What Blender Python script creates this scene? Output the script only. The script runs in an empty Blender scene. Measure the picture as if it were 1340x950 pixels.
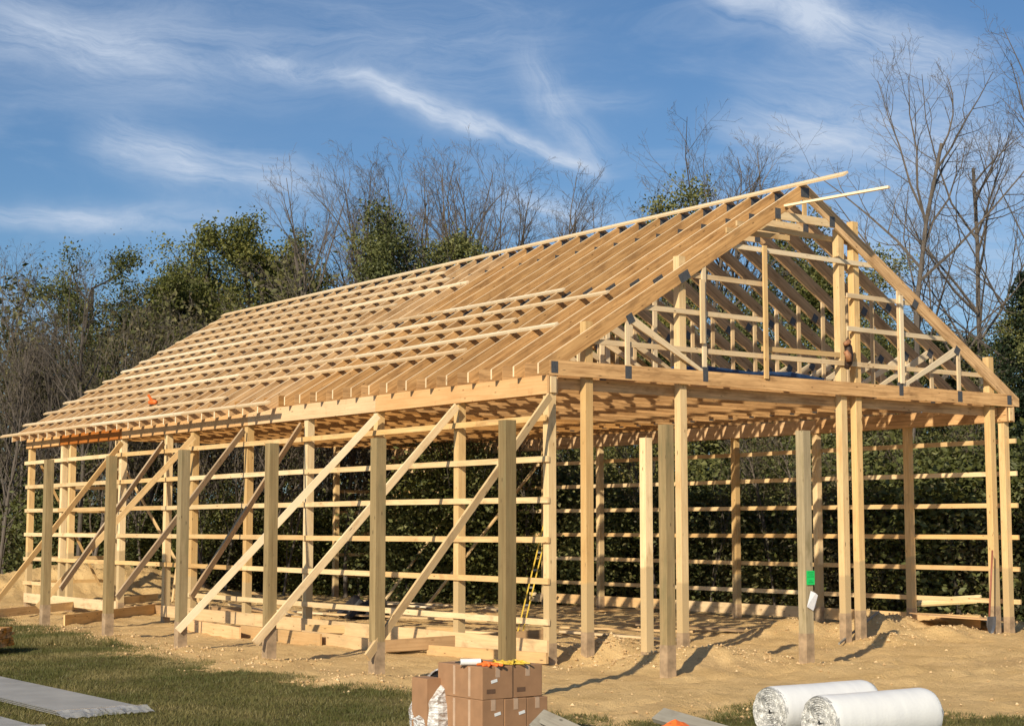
import bpy, math, random
from mathutils import Vector, Matrix, noise
R = math.radians
sc = bpy.context.scene
COL = sc.collection

# ------------------------------------------------------------------ camera
F = 2143.66 / 1340.0
YAW, PITCH = 0.6365, 0.0994
CP = Vector((-15.1257, -19.5329, 2.0332))
FW = Vector((math.sin(YAW) * math.cos(PITCH), math.cos(YAW) * math.cos(PITCH), math.sin(PITCH)))
RT = Vector((math.cos(YAW), -math.sin(YAW), 0))
UP = RT.cross(FW)
cd = bpy.data.cameras.new('camera'); cam = bpy.data.objects.new('camera', cd); COL.objects.link(cam)
cd.sensor_width = 36; cd.lens = 36 * F; cd.clip_end = 3000; cd.clip_start = 0.1
m = Matrix((RT, UP, -FW)).transposed().to_4x4(); m.translation = CP
cam.matrix_world = m
sc.camera = cam
sc.render.resolution_x, sc.render.resolution_y = 1024, 725

def ray(px, py):
    return FW + RT * ((px - 670) / 2143.66) - UP * ((py - 475) / 2143.66)
def bearing(px, dist, z=0.0):
    """ground position seen at a bearing, dist metres in front of the viewpoint"""
    d = ray(px, 688); p = CP + d * dist
    return Vector((p.x, p.y, z))
def height_at(py, dist):
    return (CP + ray(670, py) * dist).z

# ------------------------------------------------------------------ node helpers
class NT:
    def __init__(s, tree): s.t = tree; s.n = tree.nodes; s.l = tree.links
    def node(s, kind, **kw):
        n = s.n.new(kind)
        for k, v in kw.items(): setattr(n, k, v)
        return n
    def put(s, sock, v):
        if isinstance(v, bpy.types.NodeSocket): s.l.new(v, sock)
        elif v is not None:
            if sock.type == 'RGBA' and not isinstance(v, (int, float)) and len(v) == 3: v = (*v, 1)
            sock.default_value = v
    def math(s, op, a, b=None, c=None, clamp=False):
        n = s.n.new('ShaderNodeMath'); n.operation = op; n.use_clamp = clamp
        s.put(n.inputs[0], a)
        if b is not None: s.put(n.inputs[1], b)
        if c is not None: s.put(n.inputs[2], c)
        return n.outputs[0]
    def mix(s, f, a, b, blend='MIX'):
        n = s.n.new('ShaderNodeMix'); n.data_type = 'RGBA'; n.blend_type = blend
        s.put(n.inputs[0], f); s.put(n.inputs[6], a); s.put(n.inputs[7], b)
        return n.outputs[2]
    def noise(s, vec, scale, detail=4, rough=.55, dist=0):
        n = s.n.new('ShaderNodeTexNoise'); s.put(n.inputs['Vector'], vec)
        n.inputs['Scale'].default_value = scale; n.inputs['Detail'].default_value = detail
        n.inputs['Roughness'].default_value = rough; n.inputs['Distortion'].default_value = dist
        return n.outputs['Fac']
    def mapv(s, vec, scale=(1, 1, 1), loc=(0, 0, 0), rot=(0, 0, 0)):
        n = s.n.new('ShaderNodeMapping'); s.put(n.inputs['Vector'], vec)
        n.inputs['Scale'].default_value = scale; s.put(n.inputs['Location'], loc); n.inputs['Rotation'].default_value = rot
        return n.outputs[0]
    def ramp(s, f, stops):
        n = s.n.new('ShaderNodeValToRGB'); s.put(n.inputs[0], f)
        e = n.color_ramp.elements
        while len(e) < len(stops): e.new(0.5)
        for i, (p, c) in enumerate(stops):
            e[i].position = p; e[i].color = (*c, 1) if len(c) == 3 else c
        return n.outputs[0]
    def mr(s, v, a, b, c=0.0, d=1.0, smooth=False):
        n = s.n.new('ShaderNodeMapRange'); s.put(n.inputs[0], v)
        if smooth: n.interpolation_type = 'SMOOTHSTEP'
        for i, x in enumerate((a, b, c, d)): s.put(n.inputs[i + 1], x)
        return n.outputs[0]

def new_mat(name):
    mt = bpy.data.materials.new(name); mt.use_nodes = True
    t = NT(mt.node_tree); b = mt.node_tree.nodes['Principled BSDF']
    return mt, t, b
def bump(t, b, h, strength=.4, dist=.01):
    n = t.n.new('ShaderNodeBump'); t.put(n.inputs['Height'], h)
    n.inputs['Strength'].default_value = strength; n.inputs['Distance'].default_value = dist
    t.l.new(n.outputs[0], b.inputs['Normal'])

def wood(name, light, dark, knot=(.16, .08, .03), rough=.75, stain=None, grain=1.0, low=None):
    """sawn timber: grain along UV.x, tone per board and per object, knots; low = (colour, height) for a treated foot"""
    mt, t, b = new_mat(name)
    uv = t.node('ShaderNodeUVMap').outputs[0]
    tone = t.node('ShaderNodeAttribute', attribute_name='tone').outputs['Fac']
    rnd = t.node('ShaderNodeObjectInfo').outputs['Random']
    off = t.node('ShaderNodeCombineXYZ'); t.l.new(t.math('MULTIPLY', t.math('ADD', tone, rnd), 37.0), off.inputs[0]); t.l.new(t.math('MULTIPLY', tone, 91.0), off.inputs[1])
    vec = t.node('ShaderNodeVectorMath', operation='ADD'); t.l.new(uv, vec.inputs[0]); t.l.new(off.outputs[0], vec.inputs[1])
    v = vec.outputs[0]
    g = t.noise(t.mapv(v, (1.3, 26, 1)), 1.0, 5, .6, .6)
    big = t.noise(t.mapv(v, (.9, 2.5, 1)), 1.3, 3)
    g2 = t.math('ADD', t.math('MULTIPLY', g, .62 * grain), t.math('MULTIPLY', big, 1 - .62 * grain))
    c = t.mix(t.mr(g2, .32, .68), dark, light)
    # board-to-board difference
    var = t.math('ADD', t.math('MULTIPLY', tone, .5), t.math('MULTIPLY', rnd, .5))
    hs = t.node('ShaderNodeHueSaturation'); t.l.new(t.mr(var, .1, .9, .74, 1.14), hs.inputs['Value'])
    t.l.new(t.mr(tone, 0, 1, .492, .502), hs.inputs['Hue']); t.l.new(t.mr(tone, 0, 1, 1.12, .82), hs.inputs['Saturation'])
    t.l.new(c, hs.inputs['Color']); c = hs.outputs[0]
    # knots
    vo = t.node('ShaderNodeTexVoronoi'); t.l.new(t.mapv(v, (3.2, 9, 1)), vo.inputs['Vector']); vo.inputs['Scale'].default_value = 1.0
    kn = t.mr(vo.outputs['Distance'], .05, .13, 1, 0, True)
    c = t.mix(t.math('MULTIPLY', kn, .8), c, knot)
    # weather marks and mud: broad blotches that ignore board direction
    oc_ = t.node('ShaderNodeTexCoord').outputs['Object']
    bl = t.noise(oc_, 2.3, 5, .65)
    c = t.mix(t.mr(bl, .56, .74, 0, .5, True), c, t.mix(1.0, c, (.52, .46, .42), 'MULTIPLY'))
    vo2 = t.node('ShaderNodeTexVoronoi'); t.l.new(t.mapv(v, (1.1, 6, 1), (4, 8, 0)), vo2.inputs['Vector']); vo2.inputs['Scale'].default_value = 1.0
    c = t.mix(t.mr(vo2.outputs['Distance'], .03, .06, .85, 0), c, (.035, .025, .02))
    if stain:
        st = t.noise(t.mapv(v, (1.5, 5, 1), (9, 3, 0)), 1.1, 4, .6)
        c = t.mix(t.mr(st, .5, .72, 0, .75, True), c, stain)
    if low:
        oc = t.node('ShaderNodeTexCoord').outputs['Object']
        z = t.node('ShaderNodeSeparateXYZ'); t.l.new(oc, z.inputs[0])
        h = t.math('ADD', low[1], t.math('MULTIPLY', rnd, .5))
        f = t.mr(t.math('SUBTRACT', t.math('ADD', h, t.math('MULTIPLY', big, .12)), z.outputs[2]), -.01, .03)
        c = t.mix(t.math('MULTIPLY', f, .85), c, low[0])
    t.put(b.inputs['Base Color'], c); b.inputs['Roughness'].default_value = rough
    b.inputs['Specular IOR Level'].default_value = .25
    bump(t, b, g, .35, .004)
    return mt

M = {}
M['pine'] = wood('sawn_pine', (.86, .64, .335), (.66, .43, .19), stain=(.50, .32, .15))
M['post'] = wood('pine_post', (.88, .66, .345), (.68, .455, .205), stain=(.55, .36, .17), low=((.50, .37, .20), .9))
M['truss'] = wood('truss_lumber', (.86, .53, .22), (.37, .19, .064), stain=(.30, .165, .07), grain=1.2)
M['header'] = wood('header_board', (.86, .57, .29), (.66, .39, .17), knot=(.25, .10, .03))
M['header_orange'] = wood('header_orange', (.66, .27, .07), (.50, .18, .04))
M['purlin'] = wood('purlin_lumber', (.92, .75, .50), (.76, .56, .32))
M['web'] = wood('web_lumber', (.86, .70, .46), (.64, .47, .27))
M['treated'] = wood('treated_post', (.44, .34, .18), (.235, .175, .088), knot=(.08, .055, .03), stain=(.22, .18, .09))
M['brace_dark'] = wood('brown_shaded_timber', (.50, .345, .19), (.33, .22, .115))  # brown timber; on the dark braces this tone stands in for shade
M['weathered'] = wood('weathered_board', (.36, .33, .27), (.22, .20, .16), knot=(.10, .09, .07))
M['yellow_board'] = wood('fresh_yellow_board', (.92, .74, .38), (.80, .60, .27))
M['stack'] = wood('stacked_lumber', (.72, .40, .12), (.50, .24, .06))
M['formboard'] = wood('base_board', (.82, .58, .30), (.64, .42, .2), stain=(.45, .33, .18))

def simple(name, c, rough=.6, metal=0, var=.15, scale=12, bmp=0, spec=.5):
    mt, t, b = new_mat(name)
    oc = t.node('ShaderNodeTexCoord').outputs['Object']
    n = t.noise(oc, scale, 4)
    c2 = tuple(x * (1 - var) for x in c); c1 = tuple(min(1, x * (1 + var)) for x in c)
    t.put(b.inputs['Base Color'], t.mix(t.mr(n, .3, .7), c2, c1))
    b.inputs['Roughness'].default_value = rough; b.inputs['Metallic'].default_value = metal
    b.inputs['Specular IOR Level'].default_value = spec
    if bmp: bump(t, b, n, bmp, .01)
    return mt
M['sleeve'] = simple('post_sleeve', (.37, .26, .16), .8, var=.35, scale=7)
M['plate'] = simple('galvanised_plate', (.115, .115, .12), .5, .4, .35, 60)
M['cardboard'] = simple('cardboard', (.34, .185, .095), .85, var=.12, scale=6)
M['ink'] = simple('carton_ink', (.13, .07, .04), .8)
M['tape'] = simple('packing_tape', (.52, .36, .25), .25, var=.1)
M['plastic'] = simple('clear_wrap', (.72, .73, .73), .12, var=.2, scale=20, bmp=.8, spec=.9)
M['cap'] = simple('orange_plastic', (.85, .18, .03), .5)
M['black'] = simple('black_plastic', (.025, .025, .028), .5)
M['white'] = simple('white_vinyl', (.80, .80, .79), .4, var=.05)
M['yellowp'] = simple('yellow_plastic', (.66, .45, .05), .45)
M['leather'] = simple('brown_leather', (.035, .018, .012), .6, var=.4, scale=30, bmp=.5)
M['leather2'] = simple('tan_leather', (.33, .15, .07), .6, var=.4, scale=30, bmp=.5)
M['blue'] = simple('blue_tarp', (.015, .045, .12), .5, var=.5, scale=8, bmp=.5)
M['paper'] = simple('white_paper', (.75, .76, .80), .7, var=.04)
M['green'] = simple('green_card', (.01, .62, .14), .6, var=.06)
M['greenink'] = simple('green_ink', (.01, .33, .07), .6)
M['steel'] = simple('tool_steel', (.22, .22, .23), .45, .8)
M['ash'] = simple('tool_handle', (.30, .10, .06), .6)
M['metalpanel'] = simple('grey_panel', (.36, .35, .33), .6, .0, .14, 2.0, .25, spec=.2)
M['panelside'] = simple('grey_panel_side', (.22, .22, .22), .5)
def bark(name, a, bb):
    mt, t, b = new_mat(name)
    oc = t.node('ShaderNodeTexCoord').outputs['Object']
    n = t.noise(t.mapv(oc, (9, 9, 1.6)), 1.2, 5, .65)
    r = t.node('ShaderNodeObjectInfo').outputs['Random']
    c = t.mix(t.mr(n, .3, .7), bb, a)
    hs = t.node('ShaderNodeHueSaturation'); t.l.new(t.mr(r, 0, 1, .75, 1.3), hs.inputs['Value']); t.l.new(c, hs.inputs['Color'])
    t.put(b.inputs['Base Color'], hs.outputs[0]); b.inputs['Roughness'].default_value = .9
    return mt
M['bark'] = bark('tree_bark', (.145, .12, .10), (.06, .05, .042))
M['bark_dark'] = bark('dark_bark', (.08, .067, .055), (.035, .03, .024))
def leafmat(name, stops, trans=.2):
    mt, t, b = new_mat(name)
    tone = t.node('ShaderNodeAttribute', attribute_name='tone').outputs['Fac']
    r = t.node('ShaderNodeObjectInfo').outputs['Random']
    oc = t.node('ShaderNodeTexCoord').outputs['Object']
    n = t.noise(oc, .55, 2)
    f = t.math('ADD', t.math('MULTIPLY', tone, .5), t.math('ADD', t.math('MULTIPLY', n, .45), t.mr(r, 0, 1, -.13, .13)))
    c = t.ramp(f, stops)
    t.put(b.inputs['Base Color'], c); b.inputs['Roughness'].default_value = .55
    b.inputs['Specular IOR Level'].default_value = .3
    tr = t.node('ShaderNodeBsdfTranslucent'); t.put(tr.inputs[0], t.mix(1.0, c, (1.0, 1.1, .5), 'MULTIPLY'))
    mx = t.node('ShaderNodeMixShader'); mx.inputs[0].default_value = trans
    t.l.new(b.outputs[0], mx.inputs[1]); t.l.new(tr.outputs[0], mx.inputs[2])
    t.l.new(mx.outputs[0], t.n['Material Output'].inputs[0])
    return mt
M['leaf'] = leafmat('autumn_green_leaves', [(.1, (.045, .053, .018)), (.4, (.105, .118, .032)), (.68, (.20, .195, .052)), (.9, (.34, .265, .08))])
M['leafdark'] = leafmat('dark_green_leaves', [(.1, (.055, .062, .026)), (.45, (.125, .14, .048)), (.75, (.23, .225, .08)), (.98, (.36, .27, .11))])
M['leafbrown'] = leafmat('brown_leaves', [(.2, (.055, .050, .030)), (.5, (.11, .095, .05)), (.8, (.18, .145, .07)), (.98, (.28, .16, .07))])
M['leafwood'] = leafmat('thicket_leaves', [(.1, (.055, .058, .028)), (.45, (.13, .13, .05)), (.75, (.23, .20, .08)), (.98, (.36, .25, .10))])
M['needle'] = leafmat('dark_needles', [(.15, (.008, .015, .008)), (.5, (.018, .032, .014)), (.9, (.045, .062, .022))], .1)

# ------------------------------------------------------------------ mesh builder
class MB:
    def __init__(s): s.v = []; s.f = []; s.uv = []; s.tone = []; s.mi = []
    def face(s, idx, uvs, tone, mi=0):
        s.f.append(idx); s.uv.extend(uvs); s.tone.append(tone); s.mi.append(mi)
    def quad(s, a, b, c, d, tone=.5, mi=0, u=1, v=1):
        i = len(s.v); s.v += [a, b, c, d]
        s.face((i, i + 1, i + 2, i + 3), ((0, 0), (u, 0), (u, v), (0, v)), tone, mi)
    def board(s, p0, p1, w, t, side=(0, 0, 1), tone=None, mi=0, taper=1):
        """a bar from p0 to p1, w wide along side, t thick across it"""
        p0 = Vector(p0); p1 = Vector(p1); ax = p1 - p0; L = ax.length; ax.normalize()
        side = Vector(side); side = (side - ax * side.dot(ax)).normalized(); th = ax.cross(side)
        if tone is None: tone = random.random()
        i = len(s.v); hw, ht = w / 2, t / 2
        for p, k in ((p0, 1), (p1, taper)):
            for a, b in ((-1, -1), (1, -1), (1, 1), (-1, 1)):
                s.v.append(tuple(p + side * (hw * a * k) + th * (ht * b * k)))
        o = random.random() * 9
        for q, wd in (((0, 1, 5, 4), w), ((1, 2, 6, 5), t), ((2, 3, 7, 6), w), ((3, 0, 4, 7), t)):
            s.face((i + q[0], i + q[3], i + q[2], i + q[1]), ((0, o), (L, o), (L, o + wd), (0, o + wd)), tone, mi); o += wd
        s.face((i, i + 1, i + 2, i + 3), ((0, 0), (.02, 0), (.02, t), (0, t)), tone, mi)
        s.face((i + 4, i + 7, i + 6, i + 5), ((0, 0), (.02, 0), (.02, t), (0, t)), tone, mi)
    def prism(s, poly, y0, y1, axis=(1, 0), tone=None, mi=0, edge=None):
        """polygon in x,z (counter-clockwise seen from -Y) swept from y0 to y1, grain along axis"""
        if tone is None: tone = random.random()
        n = len(poly); i = len(s.v); ax = Vector(axis).normalized(); pp = Vector((-ax.y, ax.x))
        for y in (y0, y1):
            for x, z in poly: s.v.append((x, y, z))
        uv = [(ax.dot(Vector(p)), pp.dot(Vector(p))) for p in poly]
        s.face(tuple(range(i, i + n)), uv, tone, mi)
        s.face(tuple(range(i + 2 * n - 1, i + n - 1, -1)), uv[::-1], tone, mi)
        for k in range(n):
            j = (k + 1) % n; L = (Vector(poly[k]) - Vector(poly[j])).length
            s.face((i + j, i + k, i + n + k, i + n + j), ((L, 0), (0, 0), (0, .04), (L, .04)), tone, mi if edge is None else edge)
    def tube(s, pts, rad, sides=6, tone=.5, mi=0, cap=True):
        rings = []; n = len(pts); prev = None
        for k in range(n):
            a = Vector(pts[max(0, k - 1)]); b = Vector(pts[min(n - 1, k + 1)]); d = (b - a).normalized()
            ref = Vector((0, 0, 1)) if abs(d.z) < .9 else Vector((1, 0, 0))
            if prev is not None: x = (prev - d * prev.dot(d)).normalized()
            else: x = d.cross(ref).normalized()
            prev = x; y = d.cross(x); i = len(s.v); P = Vector(pts[k]); r = rad[k]
            for q in range(sides):
                an = 2 * math.pi * q / sides
                s.v.append(tuple(P + x * (math.cos(an) * r) + y * (math.sin(an) * r)))
            rings.append(i)
        for k in range(n - 1):
            for q in range(sides):
                q2 = (q + 1) % sides
                s.face((rings[k] + q, rings[k] + q2, rings[k + 1] + q2, rings[k + 1] + q), ((0, 0), (0, .1), (.3, .1), (.3, 0)), tone, mi)
        if cap:
            for st, rev in ((rings[0], True), (rings[-1], False)):
                ids = list(range(st, st + sides))
                if rev: ids.reverse()
                s.face(tuple(ids), [(0, 0)] * sides, tone, mi)
    def build(s, name, mat, parent=None, loc=(0, 0, 0), smooth=False, bevel=0):
        me = bpy.data.meshes.new(name); me.from_pydata([tuple(v) for v in s.v], [], s.f)
        for mm in (mat if isinstance(mat, (list, tuple)) else [mat]): me.materials.append(mm)
        uvl = me.uv_layers.new(name='UVMap'); flat = [c for uv in s.uv for c in uv]
        uvl.data.foreach_set('uv', flat)
        at = me.attributes.new('tone', 'FLOAT', 'FACE'); at.data.foreach_set('value', s.tone)
        me.polygons.foreach_set('material_index', s.mi)
        if smooth: me.polygons.foreach_set('use_smooth', [True] * len(me.polygons))
        me.update()
        o = bpy.data.objects.new(name, me); o.location = loc; COL.objects.link(o)
        if parent: o.parent = parent
        if bevel:
            b = o.modifiers.new('bevel', 'BEVEL'); b.width = bevel; b.segments = 2; b.limit_method = 'ANGLE'
        return o

def tag(o, label=None, cat=None, group=None, kind=None):
    if label: o['label'] = label
    if cat: o['category'] = cat
    if group: o['group'] = group
    if kind: o['kind'] = kind
    return o
def empty(name, loc=(0, 0, 0), rz=0):
    o = bpy.data.objects.new(name, None); o.location = loc; o.rotation_euler.z = rz; o.empty_display_size = .2
    COL.objects.link(o); return o

# ------------------------------------------------------------------ terrain
def bumpf(x, y, cx, cy, rx, ry, h, a=0):
    dx, dy = x - cx, y - cy; c, s = math.cos(a), math.sin(a)
    u = (dx * c + dy * s) / rx; v = (-dx * s + dy * c) / ry; q = u * u + v * v
    return h * math.exp(-q * 1.2) if q < 6 else 0
OUTER = [(-3.6, -.95), (-3.45, 2.3), (-3.4, 5.43), (-3.35, 8.55), (-3.2, 11.9)]
MOUNDS = [(1.55, -1.75, 1.1, .75, .30, .5), (.6, -1.3, .6, .5, .12, 0), (2.3, -2.3, .6, .5, .10, 0),
          (8.5, 1.2, 1.1, .6, .38, .9), (9.9, 1.9, 1.1, .7, .30, .2), (7.6, 2.3, .9, .7, .28, 0), (9.3, .1, .9, .6, .22, 0), (12.0, 1.9, 1.0, 1.0, .30, 0),
          (7.3, -.2, .7, .4, .16, 0), (3.3, .1, .5, .35, .13, 0),
          (1.35, .35, .55, .42, .26, .3), (.75, 1.0, .5, .5, .18, 0), (2.05, .55, .5, .4, .2, 0), (.45, -.35, .5, .3, -.14, 0), (1.1, -.35, .45, .3, -.1, 0),
          (2.3, 25.6, 3.0, 1.6, .85, .2), (5.5, 26.6, 2.6, 1.4, .6, 0), (-.6, 24.6, 1.8, 1.2, .35, 0), (4.2, 24.6, 2.2, .8, .45, 0),
          (6.0, -5.0, 2.0, 1.0, .06, 0), (2.6, -3.1, .9, .6, .07, 0)]
for ox, oy in OUTER: MOUNDS.append((ox - .15, oy - .15, .85, .7, .10, 0))
def dirt_edge(x, y):
    """signed, >0 on the dirt pad"""
    nz = noise.noise(Vector((x * .9, y * .9, 3))) * .55 + noise.noise(Vector((x * 3.1, y * 3.1, 7))) * .22
    left = -4.45 if y < 4 else (-4.45 + (y - 4) * .15 if y < 19 else -2.2)
    left += -.35 * math.cos((y - 2.2) * 2 * math.pi / 3.12)
    e1 = x - left
    # front edge
    e2 = y - (-6.5 - .25 * max(0, min(1, (x - 1) / 3)) * 6)
    if x > -2.2: e2 = (y - (-6.3 - 1.45 * min(2.8, x + 2.2))) * .35
    e3 = 29 - y; e4 = 17.5 - x + .1 * y
    return min(e1, e2, e3, e4) + nz
def hgt(x, y):
    if x < -30 or x > 45 or y < -30 or y > 60: return -.05
    h = 0
    for mnd in MOUNDS:
        if abs(x - mnd[0]) < 5 * max(mnd[2], .6) and abs(y - mnd[1]) < 5 * max(mnd[3], .6): h += bumpf(x, y, *mnd)
    d = max(0, min(1, (dirt_edge(x, y) + .3) * 1.5)) if -9 < x < 21 and -13 < y < 32 else 0
    if d > 0 and y < -1.2 and x > -4:                      # wheel ruts running past the gable
        for c0 in (-3.3, -4.9, -5.6):
            q = y - c0 - .10 * x - .25 * math.sin(x * .35 + c0); 
            if abs(q) < .5: h += -.045 * math.exp(-(q / .11) ** 2) + .022 * math.exp(-((abs(q) - .22) / .08) ** 2)
    rough = noise.noise(Vector((x * 2.3, y * 2.3, 1))) * .042 + noise.noise(Vector((x * 6.1, y * 6.1, 5))) * .026 + noise.noise(Vector((x * 13, y * 13, 9))) * .008
    h += rough * (d * (1 + min(2.2, 5 * abs(h))) + .35 * (1 - d)) + .05 * noise.noise(Vector((x * .35, y * .35, 0)))
    return h
def axis_pts(lo, hi, step, far):
    a = []; x = lo
    while x <= hi: a.append(x); x += step
    pre = []; st = step; x = lo
    while x > -far: st *= 1.28; x -= st; pre.append(x)
    post = []; st = step; x = a[-1]
    while x < far: st *= 1.28; x += st; post.append(x)
    return pre[::-1] + a + post
def build_ground():
    xs = axis_pts(-9.5, 17.0, .11, 900); ys = axis_pts(-9.0, 28.5, .13, 900)
    nx, ny = len(xs), len(ys)
    verts = []; att = []
    for y in ys:
        for x in xs:
            inn = -9.7 < x < 30 and -13 < y < 34
            verts.append((x, y, hgt(x, y))); att.append(dirt_edge(x, y) if inn else -1)
    faces = [(j * nx + i, j * nx + i + 1, (j + 1) * nx + i + 1, (j + 1) * nx + i) for j in range(ny - 1) for i in range(nx - 1)]
    me = bpy.data.meshes.new('ground'); me.from_pydata(verts, [], faces)
    a = me.attributes.new('dirt', 'FLOAT', 'POINT'); a.data.foreach_set('value', att)
    me.polygons.foreach_set('use_smooth', [True] * len(faces))
    o = bpy.data.objects.new('ground', me); COL.objects.link(o); o['kind'] = 'structure'
    mt, t, b = new_mat('dirt_and_grass')
    oc = t.node('ShaderNodeTexCoord').outputs['Object']
    d = t.node('ShaderNodeAttribute', attribute_name='dirt').outputs['Fac']
    n1 = t.noise(oc, 1.1, 5, .6); n2 = t.noise(oc, 9, 6, .65); n3 = t.noise(oc, 45, 4, .7)
    dirt = t.mix(t.mr(n1, .3, .7), (.62, .41, .178), (.80, .555, .268))
    dirt = t.mix(t.mr(n2, .55, .75, 0, .5), dirt, (.44, .29, .14))
    dirt = t.mix(t.mr(n3, .62, .78, 0, .5), dirt, (.74, .54, .31))
    dirt = t.mix(t.mr(t.noise(t.mapv(oc, (1, 1, 1), (40, 3, 0)), .45, 5, .7), .52, .68, 0, .42, True), dirt, (.42, .275, .14))
    gr = t.mix(t.mr(n2, .35, .65), (.075, .070, .022), (.165, .135, .05))
    gr = t.mix(t.mr(n1, .52, .66, 0, .6), gr, (.25, .195, .09))
    mask = t.mr(t.math('ADD', d, t.math('MULTIPLY', t.math('SUBTRACT', n2, .5), .9)), -.06, .10)
    t.put(b.inputs['Base Color'], t.mix(mask, gr, dirt))
    b.inputs['Roughness'].default_value = .95; b.inputs['Specular IOR Level'].default_value = .1
    hh = t.math('ADD', t.math('MULTIPLY', n2, .6), t.math('MULTIPLY', n3, .4))
    bump(t, b, hh, .9, .065)
    me.materials.append(mt)
    return o
build_ground()

# grass: blades in one sheet of turf (nobody could count it)
def build_grass():
    rnd = random.Random(5); v = []; f = []; tone = []
    def blade(x, y, h, w):
        z = hgt(x, y) - .01; a = rnd.random() * 6.283; lx, ly = rnd.gauss(0, .5) * h, rnd.gauss(0, .5) * h
        dx, dy = math.cos(a) * w, math.sin(a) * w; i = len(v)
        v.extend([(x - dx, y - dy, z), (x + dx, y + dy, z), (x + lx, y + ly, z + h)])
        f.append((i, i + 1, i + 2)); tone.append(max(0, min(1, .5 + .9 * noise.noise(Vector((x * .8, y * .8, 0))) + rnd.gauss(0, .2))))
    n = 0
    while n < 95000:
        px = rnd.uniform(-30, 1380); D = rnd.uniform(14.8, 32) if rnd.random() < .8 else rnd.uniform(28, 60)
        p = bearing(px, D)
        de = dirt_edge(p.x, p.y)
        if de > .12 + rnd.random() * .25: 
            if px > 0: n += .15
            continue
        n += 1
        if rnd.random() < .35 * (noise.noise(Vector((p.x * 1.5, p.y * 1.5, 4))) + .6): continue
        k = 1 if D < 28 else 1.6
        for _ in range(3):
            blade(p.x + rnd.gauss(0, .03), p.y + rnd.gauss(0, .03), rnd.uniform(.018, .055) * k * (1 + 1.3 * max(0, noise.noise(Vector((p.x * 2.2, p.y * 2.2, 8))))), rnd.uniform(.003, .007) * k)
    me = bpy.data.meshes.new('grass'); me.from_pydata(v, [], f)
    a = me.attributes.new('tone', 'FLOAT', 'FACE'); a.data.foreach_set('value', tone)
    me.materials.append(leafmat('turf_blades', [(.05, (.06, .075, .018)), (.4, (.11, .112, .032)), (.7, (.20, .17, .065)), (.95, (.42, .33, .16))], .2))
    o = bpy.data.objects.new('grass', me); COL.objects.link(o)
    tag(o, 'short patchy green and straw coloured lawn around the dirt pad', 'grass', kind='stuff')
build_grass()

def build_clods():
    rnd = random.Random(8); mb = MB()
    def clod(x, y, r):
        z = hgt(x, y) + r * .25; i = len(mb.v)
        P = [(1, 0, 0), (-1, 0, 0), (0, 1, 0), (0, -1, 0), (0, 0, 1), (0, 0, -1)]
        for p in P: mb.v.append((x + p[0] * r * rnd.uniform(.6, 1.3), y + p[1] * r * rnd.uniform(.6, 1.3), z + p[2] * r * rnd.uniform(.4, .9)))
        tn = rnd.random()
        for q in ((0, 2, 4), (2, 1, 4), (1, 3, 4), (3, 0, 4), (2, 0, 5), (1, 2, 5), (3, 1, 5), (0, 3, 5)):
            mb.face(tuple(i + k for k in q), ((0, 0),) * 3, tn)
    for mnd in MOUNDS:
        cnt = 190 if abs(mnd[4]) > .09 else 60
        for _ in range(cnt):
            clod(mnd[0] + rnd.gauss(0, mnd[2] * .6), mnd[1] + rnd.gauss(0, mnd[3] * .6), abs(rnd.gauss(0, .014)) + .006)
    n = 0
    while n < 5200:
        x, y = rnd.uniform(-5.5, 16), rnd.uniform(-8.5, 24); e = dirt_edge(x, y)
        if e < -.2 or (rnd.random() > .35 and e > 1.0): continue
        n += 1; clod(x, y, abs(rnd.gauss(0, .012)) + .004)
    mt, t, b = new_mat('loose_dirt')
    tn = t.node('ShaderNodeAttribute', attribute_name='tone').outputs['Fac']
    t.put(b.inputs['Base Color'], t.ramp(tn, [(0, (.42, .27, .13)), (.6, (.60, .41, .21)), (1, (.72, .53, .30))])); b.inputs['Roughness'].default_value = .95
    o = mb.build('dirt_clods', mt); tag(o, 'loose clods of tan soil strewn over the dirt pad', 'soil', kind='stuff')
build_clods()

# ------------------------------------------------------------------ the barn frame
random.seed(11)
W = 11.25; XC = W / 2; L = 21.95; SP = .6096; NT_ = 37; HB = 4.03; HT = 4.315
SL = .60; Z0 = 4.605
def ztop(x): return Z0 + SL * (x if x < XC else W - x)
barn = empty('barn_frame'); tag(barn, 'unfinished gable roofed barn of bare timber posts, girts and roof trusses', 'building')

def post(x, y, z1, parent=barn, mat='post', s=.14, name='post', zs=.34, sleeve=True, lean=0):
    g = hgt(x, y); mb = MB()
    mb.board((0, 0, -.4), (lean, 0, z1 - g), s, s, (1, 0, 0))
    o = mb.build(name, M[mat], parent, (x, y, g))
    if sleeve:
        k = MB(); k.board((0, 0, -.3), (lean * .1, 0, zs), s + .008, s + .008, (1, 0, 0)); sv = k.build('post_sleeve', M['sleeve'], o)
    return o
# left wall
LEFT_Y = [.07, 2.46, 4.95, 7.42, 9.84, 12.3, 13.6, 16.05, 19.12, 19.64, 21.88]
for y in LEFT_Y: post(.07, y, 4.27, zs=.22 + random.random() * .2)
RIGHT_Y = [.16, 2.5, 5.0, 7.5, 9.95, 12.34, 14.6, 17.1, 19.5, 21.88]
for y in RIGHT_Y: post(W - .07, y, 4.27, zs=.3)
for x, z in ((.84, 5.20), (2.8, 6.42), (6.6, 7.28), (6.98, 7.45), (10.72, 5.25)): post(x, .125, z, zs=.5 if x > 6 else .34)
for x, z in ((2.4, 5.7), (4.4, 6.6), (7.0, 6.6), (9.1, 5.6)): post(x, L - .13, z)

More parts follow.
